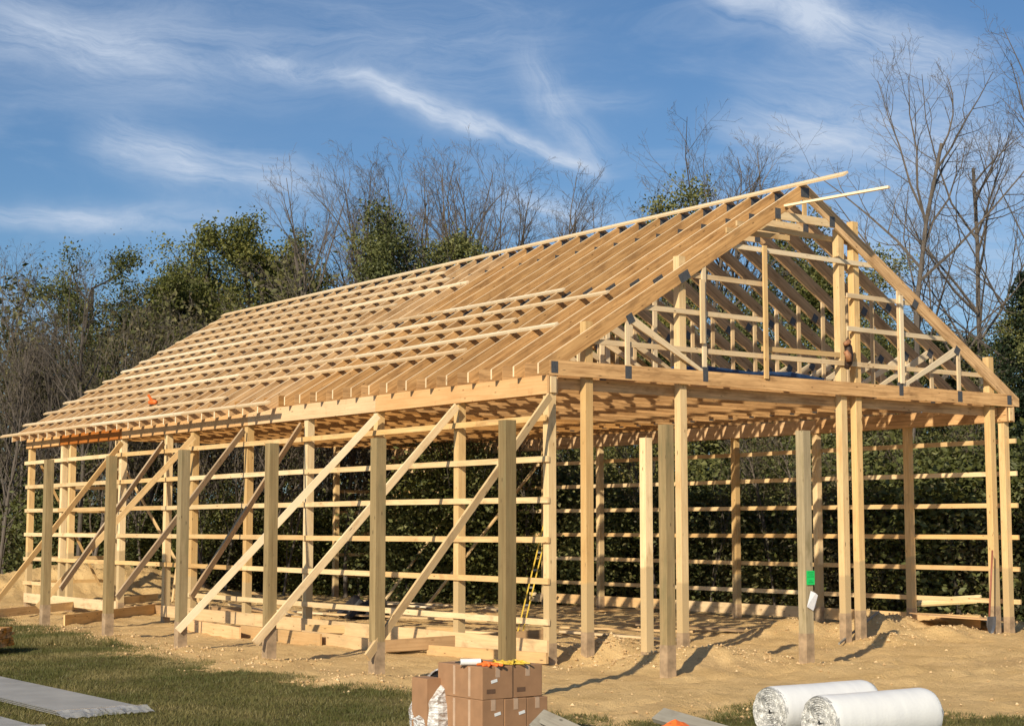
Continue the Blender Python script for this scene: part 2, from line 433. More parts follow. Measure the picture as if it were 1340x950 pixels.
# headers (eave beams)
def beam(x, ys, names, lo=HB, hi=HT):
    for a, b, mt in ys:
        mb = MB(); mb.board((x, a + .002, (lo + hi) / 2), (x, b - .002, (lo + hi) / 2), hi - lo, .038, (0, 0, 1)); mb.build('header', M[mt], barn)
beam(-.021, [(-.02, 4.9, 'header'), (4.9, 9.7, 'header'), (9.7, 13.5, 'header'), (13.5, 15.9, 'header'), (15.9, 19.7, 'header_orange'), (19.7, 22.02, 'header')], '')
beam(.162, [(0, 4.9, 'header'), (4.9, 9.8, 'header'), (9.8, 14.7, 'header'), (14.7, 22, 'header')], '')
beam(W + .021, [(-.02, 4.9, 'header'), (4.9, 9.7, 'header'), (9.7, 14.6, 'header'), (14.6, 22, 'header')], '')
beam(W - .162, [(0, 4.9, 'truss'), (4.9, 9.8, 'header'), (9.8, 14.7, 'truss'), (14.7, 22, 'header')], '')
# short lengths closing the front between the two plies
for x in (.07, W - .07):
    mb = MB(); mb.board((x, -.02, HB + .02), (x, -.02, HT - .02), .10, .036, (1, 0, 0)); mb.build('blocking', M['pine'], barn)
# gable plate below the front truss
mb = MB(); mb.board((.2, .215, 4.22), (W - .2, .215, 4.22), .18, .038, (0, 0, 1)); mb.build('gable_plate', M['truss'], barn)

# girts: long boards, butt joints staggered from row to row
def girt_row(x, z, spans):
    for a, b in spans:
        mb = MB(); dz = random.uniform(-.008, .008)
        mb.board((x, a, z + dz), (x, b, z - dz), .089, .038, (0, 0, 1)); mb.build('girt', M['pine'], barn)
for k in range(1, 7):
    z = .6096 * k
    if k == 1: sp = [(-.02, 4.95), (4.96, 12.35), (19.6, 22.0)]
    elif k in (2, 4): sp = [(-.02, 4.95), (4.96, 9.85), (9.86, 13.68), (13.69, 19.7), (19.71, 22.0)]
    else: sp = [(-.02, 7.42), (7.43, 12.3), (12.31, 16.06), (16.07, 22.0)]
    girt_row(-.061 if k == 6 else -.021, z, [s for s in sp])
    sp = [(-.05, 5.0), (5.01, 9.95), (9.96, 14.6), (14.61, 22.0)] if k % 2 else [(-.05, 7.5), (7.51, 12.34), (12.35, 17.1), (17.11, 22.0)]
    girt_row(W + .021, z, sp)
    if k < 6:
        for a, b in ((.1, 2.5), (9.1, W)):
            mb = MB(); mb.board((a, L + .03, z), (b, L + .03, z), .089, .038); mb.build('girt', M['pine'], barn)
# base boards at the foot of the walls
for x, z, segs in ((W + .021, .19, [(0.9, 4.9), (4.91, 9.8), (9.81, 14.7), (14.71, 22)]), (-.021, .23, [(0, 4.5), (4.51, 9.3), (9.31, 13.6), (16, 21.9)])):
    for a, b in segs:
        mb = MB(); mb.board((x, a, z), (x, b, z), .235, .038); mb.build('base_board', M['formboard'], barn)

# one roof truss, then 36 copies of it and of its pieces
TH = .038
def truss_shape(tail):
    p = []
    dv = .235 * math.sqrt(1 + SL * SL)
    x0 = -tail; zl = Z0 - SL * tail
    # left top chord
    left = [(x0, max(zl - .20, 4.20)), (x0 + .0, max(zl - .2, 4.20)), (-.0, 4.325), (.06, 4.365), (XC, Z0 + SL * XC - dv), (XC, Z0 + SL * XC), (x0, zl)]
    left = [(x0, zl - .15 if tail > .3 else 4.325), (0, 4.328), (.05, Z0 + SL * .05 - dv if Z0 + SL * .05 - dv > 4.33 else 4.34), (XC, Z0 + SL * XC - dv), (XC, Z0 + SL * XC), (x0, zl)]
    return left
def make_truss(tail):
    left = truss_shape(tail); right = [(W - x, z) for x, z in left][::-1]
    mb = MB()
    mb.prism(left, -TH / 2, TH / 2, (1, SL), edge=1); mb.prism(right, -TH / 2, TH / 2, (1, -SL), edge=1)
    main = mb.build('roof_truss', [M['truss'], M['purlin']], barn)
    def sub(name, poly, axis, th=.017, mat='truss'):
        q = MB(); q.prism(poly, -th, th, axis); return q.build(name, M[mat], main)
    sub('bottom_chord', [(.0, 4.318), (W, 4.318), (W, 4.535), (W - .03, 4.552), (.03, 4.552), (0, 4.535)], (1, 0), .021)
    dv = .235 * math.sqrt(1 + SL * SL)
    def under(x): return ztop(x) - dv
    for x in (1.57, 3.22, W - 3.22, W - 1.57):
        sub('web', [(x - .04, 4.552), (x + .04, 4.552), (x + .04, under(x + .04)), (x - .04, under(x - .04))], (0, 1), mat='web')
    for sgn in (1, -1):
        a = (1.68, under(1.68) - .0); b = (3.16, 4.552)
        P = [(a[0], a[1]), (a[0] - .06, a[1] - .10), (b[0] - .10, b[1]), (b[0] + .015, b[1]), (b[0] + .015, b[1] + .03), (a[0] + .05, a[1])]
        P = [(1.62, under(1.62) - .075), (3.09, 4.552), (3.175, 4.552), (3.175, 4.575), (1.69, under(1.69)), (1.62, under(1.62))]
        if sgn < 0: P = [(W - x, z) for x, z in P][::-1]
        sub('web', P, (1, -.55 * sgn), .0165, 'web')
    zc = 7.33; xa = (zc + dv - Z0) / SL
    sub('collar_tie', [(xa - .12, zc - .07), (W - xa + .12, zc - .07), (W - xa - .0, zc + .07), (xa + .0, zc + .07)][0:4], (1, 0), .0165, 'pine')
    sub('web', [(XC - .045, zc + .07), (XC + .045, zc + .07), (XC + .045, under(XC) + .02), (XC - .045, under(XC) + .02)], (0, 1), .0155, 'pine')
    def plate(cx, cz, w, h, ang=0):
        q = MB(); c, s = math.cos(ang), math.sin(ang)
        pts = [(cx + (a * w * c - b * h * s) / 2, cz + (a * w * s + b * h * c) / 2) for a, b in ((-1, -1), (1, -1), (1, 1), (-1, 1))]
        q.prism(pts, -.0245, .0245, (1, 0)); q.build('connector_plate', M['plate'], main)
    an = math.atan(SL)
    for sg in (0, 1):
        X = (lambda x: x) if not sg else (lambda x: W - x); A = an if not sg else -an
        plate(X(1.62), ztop(1.6) - .27, .14, .15, A); plate(X(2.78), ztop(2.78) - .20, .24 if not sg else .14, .15, A)
        plate(X(3.22), 4.50, .11, .24); plate(X(4.95), 7.36, .13, .18, 0); plate(X(1.57), 4.44, .13, .2)
    plate(XC, 7.80, .2, .17)
    return main
near_t = make_truss(.20); far_t = make_truss(.44)
def children(o): return [c for c in bpy.data.objects if c.parent is o]
for sx in (.10, W - .10):
    q = MB(); q.prism([(sx - .065, 4.35), (sx + .065, 4.35), (sx + .065, 4.53), (sx - .065, 4.53)], -.0245, .0245); q.build('heel_plate', M['plate'], near_t)
kids = {near_t: children(near_t), far_t: children(far_t)}
for i in range(NT_):
    src = near_t if i < 14 else far_t
    if i in (0, 14): src.location.y = i * SP; continue
    c = src.copy(); COL.objects.link(c); c.parent = barn; c.location.y = i * SP + random.uniform(-.02, .02); c.location.z = random.uniform(-.009, -.001); c.rotation_euler.z = random.uniform(-.0015, .0015)
    for k in kids[src]:
        if k.name.startswith('heel_plate'): continue
        d = k.copy(); COL.objects.link(d); d.parent = c

# gable girts and studs of the front wall (set just behind the front truss)
random.seed(4)
yb = .0385
for z, a, b in ((4.89, .62, 10.62), (5.51, 1.66, 4.62), (6.12, 2.7, 4.66), (6.70, 3.70, 7.52), (5.51, 6.7, 9.6), (6.10, 6.7, 8.6)):
    mb = MB(); mb.board((a, yb, z), (b, yb, z - .01), .082, .036); mb.build('girt', M['web'], barn)
mb = MB(); mb.board((4.6, -.037, 4.50), (4.6, -.037, 6.76), .089, .034, (1, 0, 0)); mb.build('stud', M['pine'], barn)
mb = MB(); mb.board((4.62, .078, 5.02), (6.53, .078, 5.03), .085, .036); mb.build('girt', M['pine'], barn)
mb = MB(); mb.board((3.15, -.04, 5.0), (3.15, -.04, 6.05), .09, .036, (1, 0, 0)); mb.build('stud', M['pine'], barn)
mb = MB(); mb.board((8.05, -.04, 4.6), (8.05, -.04, 6.2), .09, .036, (1, 0, 0)); mb.build('stud', M['purlin'], barn)
mb = MB(); mb.board((3.9, .16, 6.98), (5.4, .16, 7.0), .09, .038); mb.board((4.2, .22, 7.14), (7.2, .22, 7.10), .09, .038); mb.build('blocking', M['pine'], barn)
mb = MB(); mb.board((5.1, -.045, 7.50), (5.5, -2.0, 7.55), .038, .07, (0, 0, 1)); mb.build('lookout', M['purlin'], barn)

# purlins laid flat up the left slope
nrm = Vector((-SL, 0, 1)).normalized(); alg = Vector((1, 0, SL)).normalized()
PUR = [(-.42, 8.1, 22.75), (.06, 10.9, 22.5), (.62, 3.1, 22.5), (1.10, 1.2, 22.4), (1.62, 3.0, 22.25), (2.10, 1.1, 22.2), (2.60, 2.9, 22.15), (3.05, 10.6, 22.0),
       (3.55, 9.9, 21.95), (4.02, 7.9, 21.85), (4.50, 9.3, 21.8), (5.0, 10.2, 21.8)]
random.seed(21)
for x, ya, yb_ in PUR:
    y = ya; segs = []
    ln = random.choice((3.66, 4.88, 6.1))
    while y < yb_ - .5:
        e = min(yb_, y + 4.88 if y > ya else y + ln + .1)
        if yb_ - e < 1.2: e = yb_
        segs.append((y, e)); y = e
    for a, b in segs:
        base = Vector((x, 0, Z0 + SL * x)) + nrm * (.0205 + random.random() * .001)
        dx = random.uniform(-.012, .012)
        p0 = base + alg * dx + Vector((0, a + .003, 0)); p1 = base - alg * dx + Vector((0, b - .003, 0))
        mb = MB(); mb.board(p0, p1, .089, .038, alg); mb.build('purlin', M['purlin'], barn)
for a, b in ((-1.05, 5.5), (5.51, 11.6), (11.61, 17.7), (17.71, 22.1)):
    base = Vector((XC - .09, 0, Z0 + SL * (XC - .09))) + nrm * .021
    mb = MB(); mb.board(base + Vector((0, a, 0)), base + Vector((0, b, 0)), .14, .038, alg); mb.build('ridge_board', M['purlin'], barn)

# raking braces, wall top to outside posts
BR = [((-.085, -.14, 3.98), (-3.81, -1.05, .34), 'pine'), ((-.10, 2.30, 3.97), (-3.74, 2.20, .33), 'pine'), ((-.10, 4.72, 3.95), (-3.50, 5.33, .35), 'purlin'),
      ((-.10, 7.44, 3.92), (-3.28, 5.33, .88), 'brace_dark'), ((-.10, 9.75, 3.93), (-3.25, 8.40, .77), 'brace_dark'), ((-.10, 12.0, 3.90), (-3.30, 12.17, .45), 'pine'),
      ((-.10, 13.5, 3.84), (-3.1, 11.5, .82), 'brace_dark'), ((-.10, 15.75, 3.93), (-3.35, 14.85, .25), 'pine')]  # the dark braces carry their shade in the colour
for a, b, mt in BR:
    mb = MB(); mb.board(a, b, .115, .038, (0, 0, 1)); mb.build('brace', M[mt], barn)
# temporary braces inside
for a, b in (((10.9, 17.0, 3.7), (7.9, 17.3, .05)), ((2.4, 21.6, 3.7), (3.6, 19.2, .05)), ((.25, 21.7, 3.6), (1.8, 21.4, .5)),
             ((4.4, 21.7, 3.6), (3.2, 20.0, .1)), ((10.9, 14.6, 3.6), (8.6, 16.2, .05))):
    mb = MB(); mb.board(a, b, .089, .038, (0, 1, 0)); mb.build('brace', M['pine'], barn)
# roof framing braces under the right slope seen through the gable
for y0, x0, y1, x1 in ((9, 8.3, 15, 6.5),):
    mb = MB(); mb.board((x0, y0, ztop(x0) - .33), (x1, y1, ztop(x1) - .33), .089, .038, (1, 0, -.5)); mb.build('brace', M['truss'], barn)

# ------------------------------------------------------------------ outside posts (porch posts), each standing alone
random.seed(31)
def lone_post(x, y, z1, label, mat='treated', zs=.42, s=.15, lean=0):
    g = hgt(x, y); mb = MB(); mb.board((0, 0, -.4), (lean, 0, z1 - g), s, s, (1, 0, 0))
    o = mb.build('porch_post', M[mat], None, (x, y, g)); k = MB(); k.board((0, 0, -.3), (0, 0, zs), s + .008, s + .008, (1, 0, 0)); k.build('post_sleeve', M['sleeve'], o)
    return tag(o, label, 'post', 'freestanding porch posts around the barn')
lone_post(-3.7, -3.98, 3.28, 'square treated post rising behind the stack of cardboard boxes')
lone_post(-3.6, -.95, 3.2, 'treated side post, second nearest the boxes, with a brace foot crossing it low')
lone_post(-3.45, 2.3, 3.27, 'treated side post, third from the cardboard boxes along the barn side')
lone_post(-3.4, 5.43, 3.29, 'treated side post crossed at its foot by the bright yellow brace')
lone_post(-3.35, 8.55, 3.30, 'darker treated side post, second from the far end of its row')
lone_post(-3.3, 11.75, 3.34, 'farthest treated post of the side row, small earth heap round its foot')
lone_post(-.1, -2.75, 3.42, 'knotty treated post in front of the gable without any papers on it')
pp = lone_post(2.45, -2.88, 3.42, 'treated post in front of the gable bearing a green card and white paper')
lone_post(1.76, -.2, 3.41, 'short pale post cut off below the beam, beside the gable wall', 'post', .1, .14)

# ------------------------------------------------------------------ things on the front post
c = MB(); c.board((2.46, -2.972, 1.20), (2.46, -2.972, 1.40), .165, .003, (1, 0, 0)); card = c.build('permit_card', M['green'])
ink = MB()
for zz, w_ in ((1.375, .12), (1.345, .09), (1.315, .13), (1.26, .06), (1.235, .10)): ink.board((2.46 - w_ / 2, -2.975, zz), (2.46 + w_ / 2, -2.975, zz), .010, .0016)
ink.build('printed_lines', M['greenink'], card); tag(card, 'bright green permit card stapled to the front post', 'card')
c = MB(); q = [(2.37, -2.975, .89), (2.50, -2.975, .83), (2.575, -3.0, 1.05), (2.455, -2.975, 1.115)]
mid = (2.515, -3.01, .99)
c.quad(q[0], q[1], (2.53, -3.0, 1.08), q[3]); c.quad(q[1], (2.545, -2.97, .88), q[2], (2.53, -3.0, 1.08))
pa = c.build('paper_sheet', M['paper']); tag(pa, 'crooked white paper hanging below the green card', 'paper')

# ------------------------------------------------------------------ tool pouch, blue sheet, nail gun
tp = empty('tool_belt', (6.53, 0, 5.0)); tag(tp, 'dark leather tool pouch hung on the tall gable post above the beam', 'tool belt')
mb = MB(); mb.tube([(.02, 0, .24), (.05, -.02, .16), (.07, -.02, .02), (.06, -.01, -.12), (.02, 0, -.22)], [.05, .07, .075, .07, .04], 8); mb.build('pouch', M['leather'], tp, smooth=True)
mb = MB(); mb.tube([(-.07, -.06, .08), (-.03, -.09, .0), (0, -.08, -.1)], [.045, .06, .05], 8); mb.build('side_pouch', M['leather2'], tp, smooth=True)
mb = MB(); mb.tube([(-.09, -.05, .20), (-.03, -.08, .22), (.04, -.04, .25), (.09, 0, .22)], [.03, .045, .05, .03], 7); mb.build('belt_roll', M['leather2'], tp, smooth=True)
for tpc in children(tp): tpc.location.y -= .06
mb = MB()
rr = random.Random(3)
for k in range(7):
    x0 = 3.5 + k * .5
    mb.board((x0, 1.35, 4.61), (x0 + .52, 1.35, 4.61 + rr.uniform(-.01, .01)), .9, .001 + .22, (0, 1, 0), mi=0)
mb.tube([(3.4, .95, 4.66), (4.2, .93, 4.68), (5.2, .96, 4.65), (6.2, .94, 4.69), (6.95, .95, 4.66)], [.06, .085, .08, .09, .06], 8)
bt = mb.build('tarp', M['blue'], None); tag(bt, 'folded dark blue tarpaulin lying on the ceiling joists behind the gable', 'tarpaulin')
ng = empty('nail_gun', (.06, 14.4, 4.73)); ng.rotation_euler = (0, -.54, 0.2); tag(ng, 'small orange nail gun resting on the low roof purlins', 'nail gun')
mb = MB(); mb.tube([(0, -.13, .05), (0, -.05, .06), (0, .09, .06), (0, .13, .05)], [.04, .055, .055, .04], 10); mb.build('body', M['cap'], ng, smooth=True)
mb = MB(); mb.board((0, 0, .09), (0, .05, .25), .05, .045, (0, 1, 0)); mb.build('handle', M['cap'], ng, bevel=.01)
mb = MB(); mb.board((0, -.12, .02), (0, .16, -.02), .03, .04, (0, 0, 1)); mb.build('magazine', M['black'], ng)

# ------------------------------------------------------------------ ladder
def ladder():
    ld = empty('ladder'); tag(ld, 'yellow extension ladder leaning inside the barn behind the corner post', 'ladder')
    a = CP + ray(677, 802) * 31.5; a.z = 0; top = CP + ray(712, 684) * 31.6
    d = top - a; sd = Vector((.8, -.6, 0))
    for s in (-.0, .10):
        mb = MB(); mb.board(a + sd * s, a + d + sd * s * .9, .045, .025, (.6, .8, 0)); mb.build('rail', M['yellowp'], ld)
    for k in range(6):
        p = a + d * ((k + .6) / 6.3); mb = MB(); mb.board(p, p + sd * .09, .035, .03); mb.build('rung', M['steel'], ld)
ladder()

# ------------------------------------------------------------------ shovel
sh = empty('shovel', (10.05, -.25, hgt(10.05, -.25))); tag(sh, 'long handled shovel standing against the right corner post', 'shovel')
mb = MB(); mb.tube([(.0, 0, .25), (.22, .1, 1.0), (.36, .16, 1.5)], [.018, .017, .017], 8); mb.build('handle', M['ash'], sh, smooth=True)
mb = MB()
for i in range(4):
    for j in range(4):
        def P(u, v): 
            w_ = .13 * (1 - max(0, v - .5) * 1.1); x = (u - .5) * 2 * w_
            return (x - .05 + (.3 - v * .36) * .1, -.04 + .03 * (abs(u - .5) * 2) ** 2 * -1, .30 - v * .32)
        mb.quad(P(i / 4, j / 4), P((i + 1) / 4, j / 4), P((i + 1) / 4, (j + 1) / 4), P(i / 4, (j + 1) / 4))
bl = mb.build('blade', M['steel'], sh); sm = bl.modifiers.new('solid', 'SOLIDIFY'); sm.thickness = .006

# ------------------------------------------------------------------ loose timber
random.seed(77)
def loose(px0, py0, z0, px1, py1, z1, w, t, mat, label, name='plank', edge=False, d0=None, d1=None):
    """a board lying between two spots on the ground plane"""
    def P(px, py, z):
        d = ray(px, py); k = (z - CP.z) / d.z; return CP + d * k
    a, b = P(px0, py0, z0), P(px1, py1, z1)
    side = (0, 0, 1) if edge else Vector((-(b - a).y, (b - a).x, 0))
    mb = MB(); mb.board((0, 0, 0), b - a, w, t, side)
    o = mb.build(name, M[mat], None, a); return tag(o, label, 'board')
loose(-40, 806, .12, 206, 781, .18, .19, .038, 'pine', 'long pale board propped low outside the far corner, ending nearest the lawn', edge=True)
loose(84, 812, .08, 222, 794, .16, .235, .038, 'pine', 'wide board lying on edge just inside the two farthest side posts', edge=True)
loose(180, 796, .14, 346, 802, .16, .19, .038, 'brace_dark', 'brown shaded board on edge behind the darker side posts', edge=True)  # darker brown puts the shade on its face into the colour
loose(246, 818, .10, 314, 829, .10, .235, .038, 'header', 'orange board on edge along the wall foot left of the bright brace', 'plank', True)
loose(316, 826, .10, 420, 838, .10, .235, .038, 'formboard', 'pale wide board on edge in the middle of the wall foot row', 'plank', True)
loose(396, 833, .10, 486, 845, .10, .235, .038, 'formboard', 'pale wide board on edge ending beside the second side post', 'plank', True)
loose(504, 845, .12, 716, 831, .30, .19, .05, 'brace_dark', 'rough brown beam lying aslant on the base boards beside the corner', 'plank', True)
loose(560, 850, .06, 716, 861, .10, .16, .05, 'formboard', 'yellow board on edge low behind the cardboard boxes', 'plank', True)
loose(500, 852, .03, 600, 847, .05, .14, .038, 'formboard', 'short pale board flat on the dirt between the second post and the boxes', 'plank')
loose(400, 822, .22, 596, 826, .22, .14, .038, 'pine', 'straight pale board laid along the wall foot behind the second post', 'plank', True)
loose(250, 800, .15, 420, 812, .15, .14, .038, 'pine', 'pale board lying inside the wall behind the bright brace', 'plank', True)
loose(430, 803, .08, 640, 812, .08, .14, .038, 'formboard', 'pale board lying flat on the barn floor behind the second post')
loose(300, 790, .35, 420, 811, .08, .089, .038, 'purlin', 'thin white batten sloping into the rubbish pile inside the barn')
loose(330, 775, .55, 402, 812, .06, .089, .038, 'pine', 'thin batten standing steeply in the rubbish pile inside the barn')
loose(545, 800, .05, 700, 806, .05, .1, .038, 'pine', 'narrow batten lying deep on the barn floor toward the ladder')
loose(740, 800, .05, 1010, 793, .05, .14, .038, 'formboard', 'long board lying on the striped floor near the right wall')
loose(735, 826, .06, 900, 838, .05, .14, .038, 'formboard', 'board flat on the dirt behind the front gable posts')
loose(1098, 842, .05, 1150, 800, .45, .03, .03, 'weathered', 'thin pale stake lying up the side of the dirt heap', 'stake')
rf = random.Random(55)
for k in range(20):
    x, y = rf.uniform(.8, 10), rf.uniform(2, 20); a = rf.gauss(1.57, .25) if rf.random() < .7 else rf.uniform(0, 3.1); l_ = rf.uniform(1.2, 4)
    z = hgt(x, y) + .05 + rf.random() * .04; mb = MB(); mb.board((0, 0, 0), (math.cos(a) * l_, math.sin(a) * l_, rf.uniform(-.02, .06)), rf.choice((.089, .14, .19)), .038, (-math.sin(a), math.cos(a), 0))
    o = mb.build('offcut', M[rf.choice(('pine', 'purlin', 'formboard', 'brace_dark'))], None, (x, y, z)); tag(o, 'loose board or offcut lying on the striped barn floor', 'board', 'offcuts on the barn floor')
# rubbish pile: black sheet and offcuts
mb = MB(); rr = random.Random(9)
cx, cy = 4.3, 12.4
for k in range(26):
    a = rr.random() * 6.28; r_ = rr.random() * .9
    mb.tube([(cx + math.cos(a) * r_, cy + math.sin(a) * r_, .03), (cx + math.cos(a) * r_ * .6 + .2, cy + math.sin(a) * r_ * .6, .16 + .22 * rr.random()), (cx + .5 * math.cos(a + 2), cy + .5 * math.sin(a + 2), .05)], [.07, .12, .06], 5, tone=rr.random())
o = mb.build('plastic_sheeting', M['black']); tag(o, 'crumpled black plastic sheeting on the barn floor', 'plastic sheet')
# yellowish trim boards and plywood by the right corner
def trim(z, dx, lab):
    a = CP + ray(1203 + dx, 813) * 33.6; a.z = z + .0; b = CP + ray(1283 + dx, 806) * 32.6; b.z = z + .12
    mb = MB(); mb.board((0, 0, 0), b - a, .16, .04, (0, 1, 0)); o = mb.build('trim_board', M['yellow_board'], None, a); tag(o, lab, 'board')
trim(.50, 0, 'cream yellow trim board, upper of the two by the right corner'); trim(.455, -3, 'cream yellow trim board, lower of the two by the right corner')
mb = MB(); mb.board((0, 0, 0), (1.5, -.9, -.12), 1.15, .018, (.5, .85, 0)); o = mb.build('plywood_sheet', M['header'], None, (10.3, 1.6, .34)); tag(o, 'orange plywood sheet lying on the dirt below the trim boards', 'plywood')
# lumber pile at the left edge
lq = bearing(12, 26.6); lp = empty('lumber_pile', (lq.x, lq.y, 0), 0.90); tag(lp, 'stack of orange lumber on the lawn at the left edge', 'lumber')
for j in range(7):
    for i in range(5):
        mb = MB(); o_ = random.uniform(-.03, .03); mb.board((-.3 + i * .145, o_, .13 + j * .043), (-.3 + i * .145, 2.6 + o_, .13 + j * .043), .138, .038, (1, 0, 0)); mb.build('board', M['stack'], lp)
for y in (.3, 2.2):
    mb = MB(); mb.board((-.42, y, .05), (.42, y, .05), .09, .09); mb.build('skid', M['weathered'], lp)

# ------------------------------------------------------------------ foreground: boxes
BD = 15.0
BX = CP + ray(631, 900) * BD        # near corner of the stack
hz = hgt(BX.x, BX.y)
ztp = (CP + ray(637, 873) * BD).z
bo = Vector((BX.x, BX.y, 0))
e1 = (RT * .80 + Vector((FW.x, FW.y, 0)).normalized() * .60).normalized()     # along the right hand face
e2 = Vector((-e1.y, e1.x, 0))                                                  # along the left hand face, going away
random.seed(2)
def box_print(o, w, d, h):
    t_ = MB(); f = -d / 2 - .0022
    t_.board((-w * .36, f, h * .25), (-w * .08, f, h * .25), .04, .0012)
    t_.build('printed_marks', M['ink'], o)
def box(u0, u1, v0, v1, z0, z1, label, mat='cardboard', tape=True, mark=False):
    cxy = bo + e1 * ((u0 + u1) / 2) + e2 * ((v0 + v1) / 2); w, d, h = u1 - u0, v1 - v0, z1 - z0
    mb = MB(); mb.board((0, 0, 0), (0, 0, h), w, d, (1, 0, 0))
    o = mb.build('cardboard_box', M[mat], None, (cxy.x, cxy.y, z0), bevel=.006); o.rotation_euler.z = math.atan2(e1.y, e1.x)
    if tape:
        t_ = MB(); x = random.uniform(-.2, .2) * w
        t_.board((0, -d / 2 - .0015, h - .10), (0, -d / 2 - .0015, h - .001), .05, .002, (1, 0, 0)); t_.board((0, -d / 2, h + .0015), (0, d / 2, h + .0015), .05, .002, (1, 0, 0))
        for v in (-.22, .12):
            t_.board((-w / 2 - .0015, v * d, .02), (-w / 2 - .0015, v * d, h - .01), .035, .002, (0, 1, 0))
        t_.build('tape', M['tape'], o)
    if mark:
        t_ = MB(); x = random.uniform(-.1, .05)
        t_.board((x, -d / 2 - .0025, h - .14), (x + .07, -d / 2 - .0025, h - .125), .028, .002)
        t_.build('shipping_label', M['white'], o)
    box_print(o, w, d, h)
    return tag(o, label, 'box')
zt = ztp
w1 = .352
z_mid = zt - .30
box(0, w1, 0, .72, z_mid + .002, zt, 'upper cardboard box nearest the wrapped bundle, white tube on it', mark=True)
box(w1 + .004, w1 * 2, 0.01, .72, z_mid + .002, zt - .004, 'upper cardboard box at the right end of the stack', tape=True)
box(-.0, .25, -.0, .72, hz - .03, z_mid, 'lower tall cardboard box at the left corner of the stack', mark=True)
box(.254, .51, -.004, .72, hz - .03, z_mid - .003, 'middle tall cardboard box of the lower row', mark=True)
box(.514, .76, .0, .72, hz - .03, z_mid - .006, 'lower cardboard box at the right end, jutting past the box above')
# wrapped bundle at the left
wb = empty('wrapped_bundle', tuple(bo + e2 * .75 + e1 * .03)); wb.location.z = hz; wb.rotation_euler.z = math.atan2(e1.y, e1.x)
tag(wb, 'bundle in shiny clear plastic wrap leaning on the left of the boxes', 'bundle')
mb = MB(); hh = zt - hz
mb.board((-.10, .05, -.03), (-.10, .05, hh * .80), .17, .26, (1, 0, 0)); mb.build('carton', M['cardboard'], wb)
mb = MB(); NU, NV = 26, 18; rr = random.Random(6)
def WP(i, j):
    a = 2 * math.pi * i / NU; v = j / NV; z = -.02 + v * hh * 1.0
    ca, sa = math.cos(a), math.sin(a); r1 = .235 / (abs(ca) ** 4 + abs(sa) ** 4) ** .25 * (1 - .9 * max(0, v - .9) * 6) ; k = 1 + .22 * noise.noise(Vector((math.cos(a) * 1.6, math.sin(a) * 1.6, z * 3 + 2))) + .05 * noise.noise(Vector((math.cos(a) * 7, math.sin(a) * 7, z * 9)))
    return (-.01 + ca * r1 * k * .72, .06 + sa * r1 * k, z * (1 + .22 * (ca * r1 / .2 - 1) * v))
for i in range(NU):
    for j in range(NV): mb.quad(WP(i, j), WP(i + 1, j), WP(i + 1, j + 1), WP(i, j + 1), tone=rr.random())
wpm, t, b = new_mat('stretch_wrap'); oc = t.node('ShaderNodeTexCoord').outputs['Object']; nn = t.noise(t.mapv(oc, (3, 3, 9), rot=(0, .6, 0)), 3.5, 4, .6, 1.0)
t.put(b.inputs['Base Color'], t.ramp(nn, [(.35, (.30, .22, .17)), (.5, (.62, .60, .58)), (.62, (.85, .85, .86))])); b.inputs['Roughness'].default_value = .12; bump(t, b, nn, 1, .03)
mb.build('plastic_wrap', wpm, wb, smooth=True)
# on top of the boxes
def on_box(u, v, z=0): p = bo + e1 * u + e2 * v; return (p.x, p.y, zt + z)
tb = empty('caulk_tube', on_box(.03, .22, .033)); tb.rotation_euler.z = math.atan2(e1.y, e1.x) - .45; tag(tb, 'white tube lying on top of the boxes at the left', 'tube')
mb = MB(); mb.tube([(-.10, 0, 0), (.09, 0, 0)], [.03, .03], 14); mb.build('tube_body', M['white'], tb, smooth=False)
mb = MB(); mb.tube([(.09, 0, 0), (.096, 0, 0)], [.024, .024], 12); mb.tube([(-.10, 0, 0), (-.15, 0, 0)], [.012, .005], 8); mb.build('tube_end', M['black'], tb)
def heap(name, u0, u1, v, mat, lab, cat, n, r, hgt_=.03):
    mb = MB(); rr = random.Random(len(name))
    for k in range(n):
        p = Vector(on_box(rr.uniform(u0, u1), v + rr.uniform(-.08, .08), .012)); a = rr.random() * 3.14; l_ = rr.uniform(.06, .13)
        mb.tube([p - Vector((math.cos(a), math.sin(a), 0)) * l_, p + Vector((0, 0, rr.random() * hgt_)), p + Vector((math.cos(a), math.sin(a), 0)) * l_], [r * .6, r, r * .6], 6, tone=rr.random())
    o = mb.build(name, M[mat], smooth=True); tag(o, lab, cat)
heap('cord_coil', .12, .19, .12, 'cap', 'small orange coil of cord on the boxes beside the white tube', 'cord', 7, .02)
heap('strapping', .22, .54, .13, 'yellowp', 'tangled yellow strapping lying on the right top box', 'strap', 22, .011)

# ------------------------------------------------------------------ rolls of reflective bubble insulation
rm, t, b = new_mat('roll_face'); oc = t.node('ShaderNodeTexCoord').outputs['Object']; nn = t.noise(oc, 38, 4, .7, .5)
t.put(b.inputs['Base Color'], t.ramp(nn, [(.32, (.22, .22, .22)), (.5, (.50, .50, .49)), (.62, (.84, .83, .81))])); b.inputs['Roughness'].default_value = .45; bump(t, b, nn, 1, .02)
sm_, t, b = new_mat('roll_wrap'); oc = t.node('ShaderNodeTexCoord').outputs['Object']
ww = t.node('ShaderNodeTexVoronoi'); t.l.new(t.mapv(oc, (45, 45, 45)), ww.inputs['Vector']); ww.inputs['Scale'].default_value = 1
n2 = t.noise(t.mapv(oc, (7, 2, 2)), 1.5, 4)
t.put(b.inputs['Base Color'], t.mix(t.mr(n2, .35, .65), (.78, .78, .78), (.84, .84, .83))); b.inputs['Roughness'].default_value = .38
bump(t, b, t.math('ADD', ww.outputs['Distance'], t.math('MULTIPLY', n2, .5)), .2, .005)
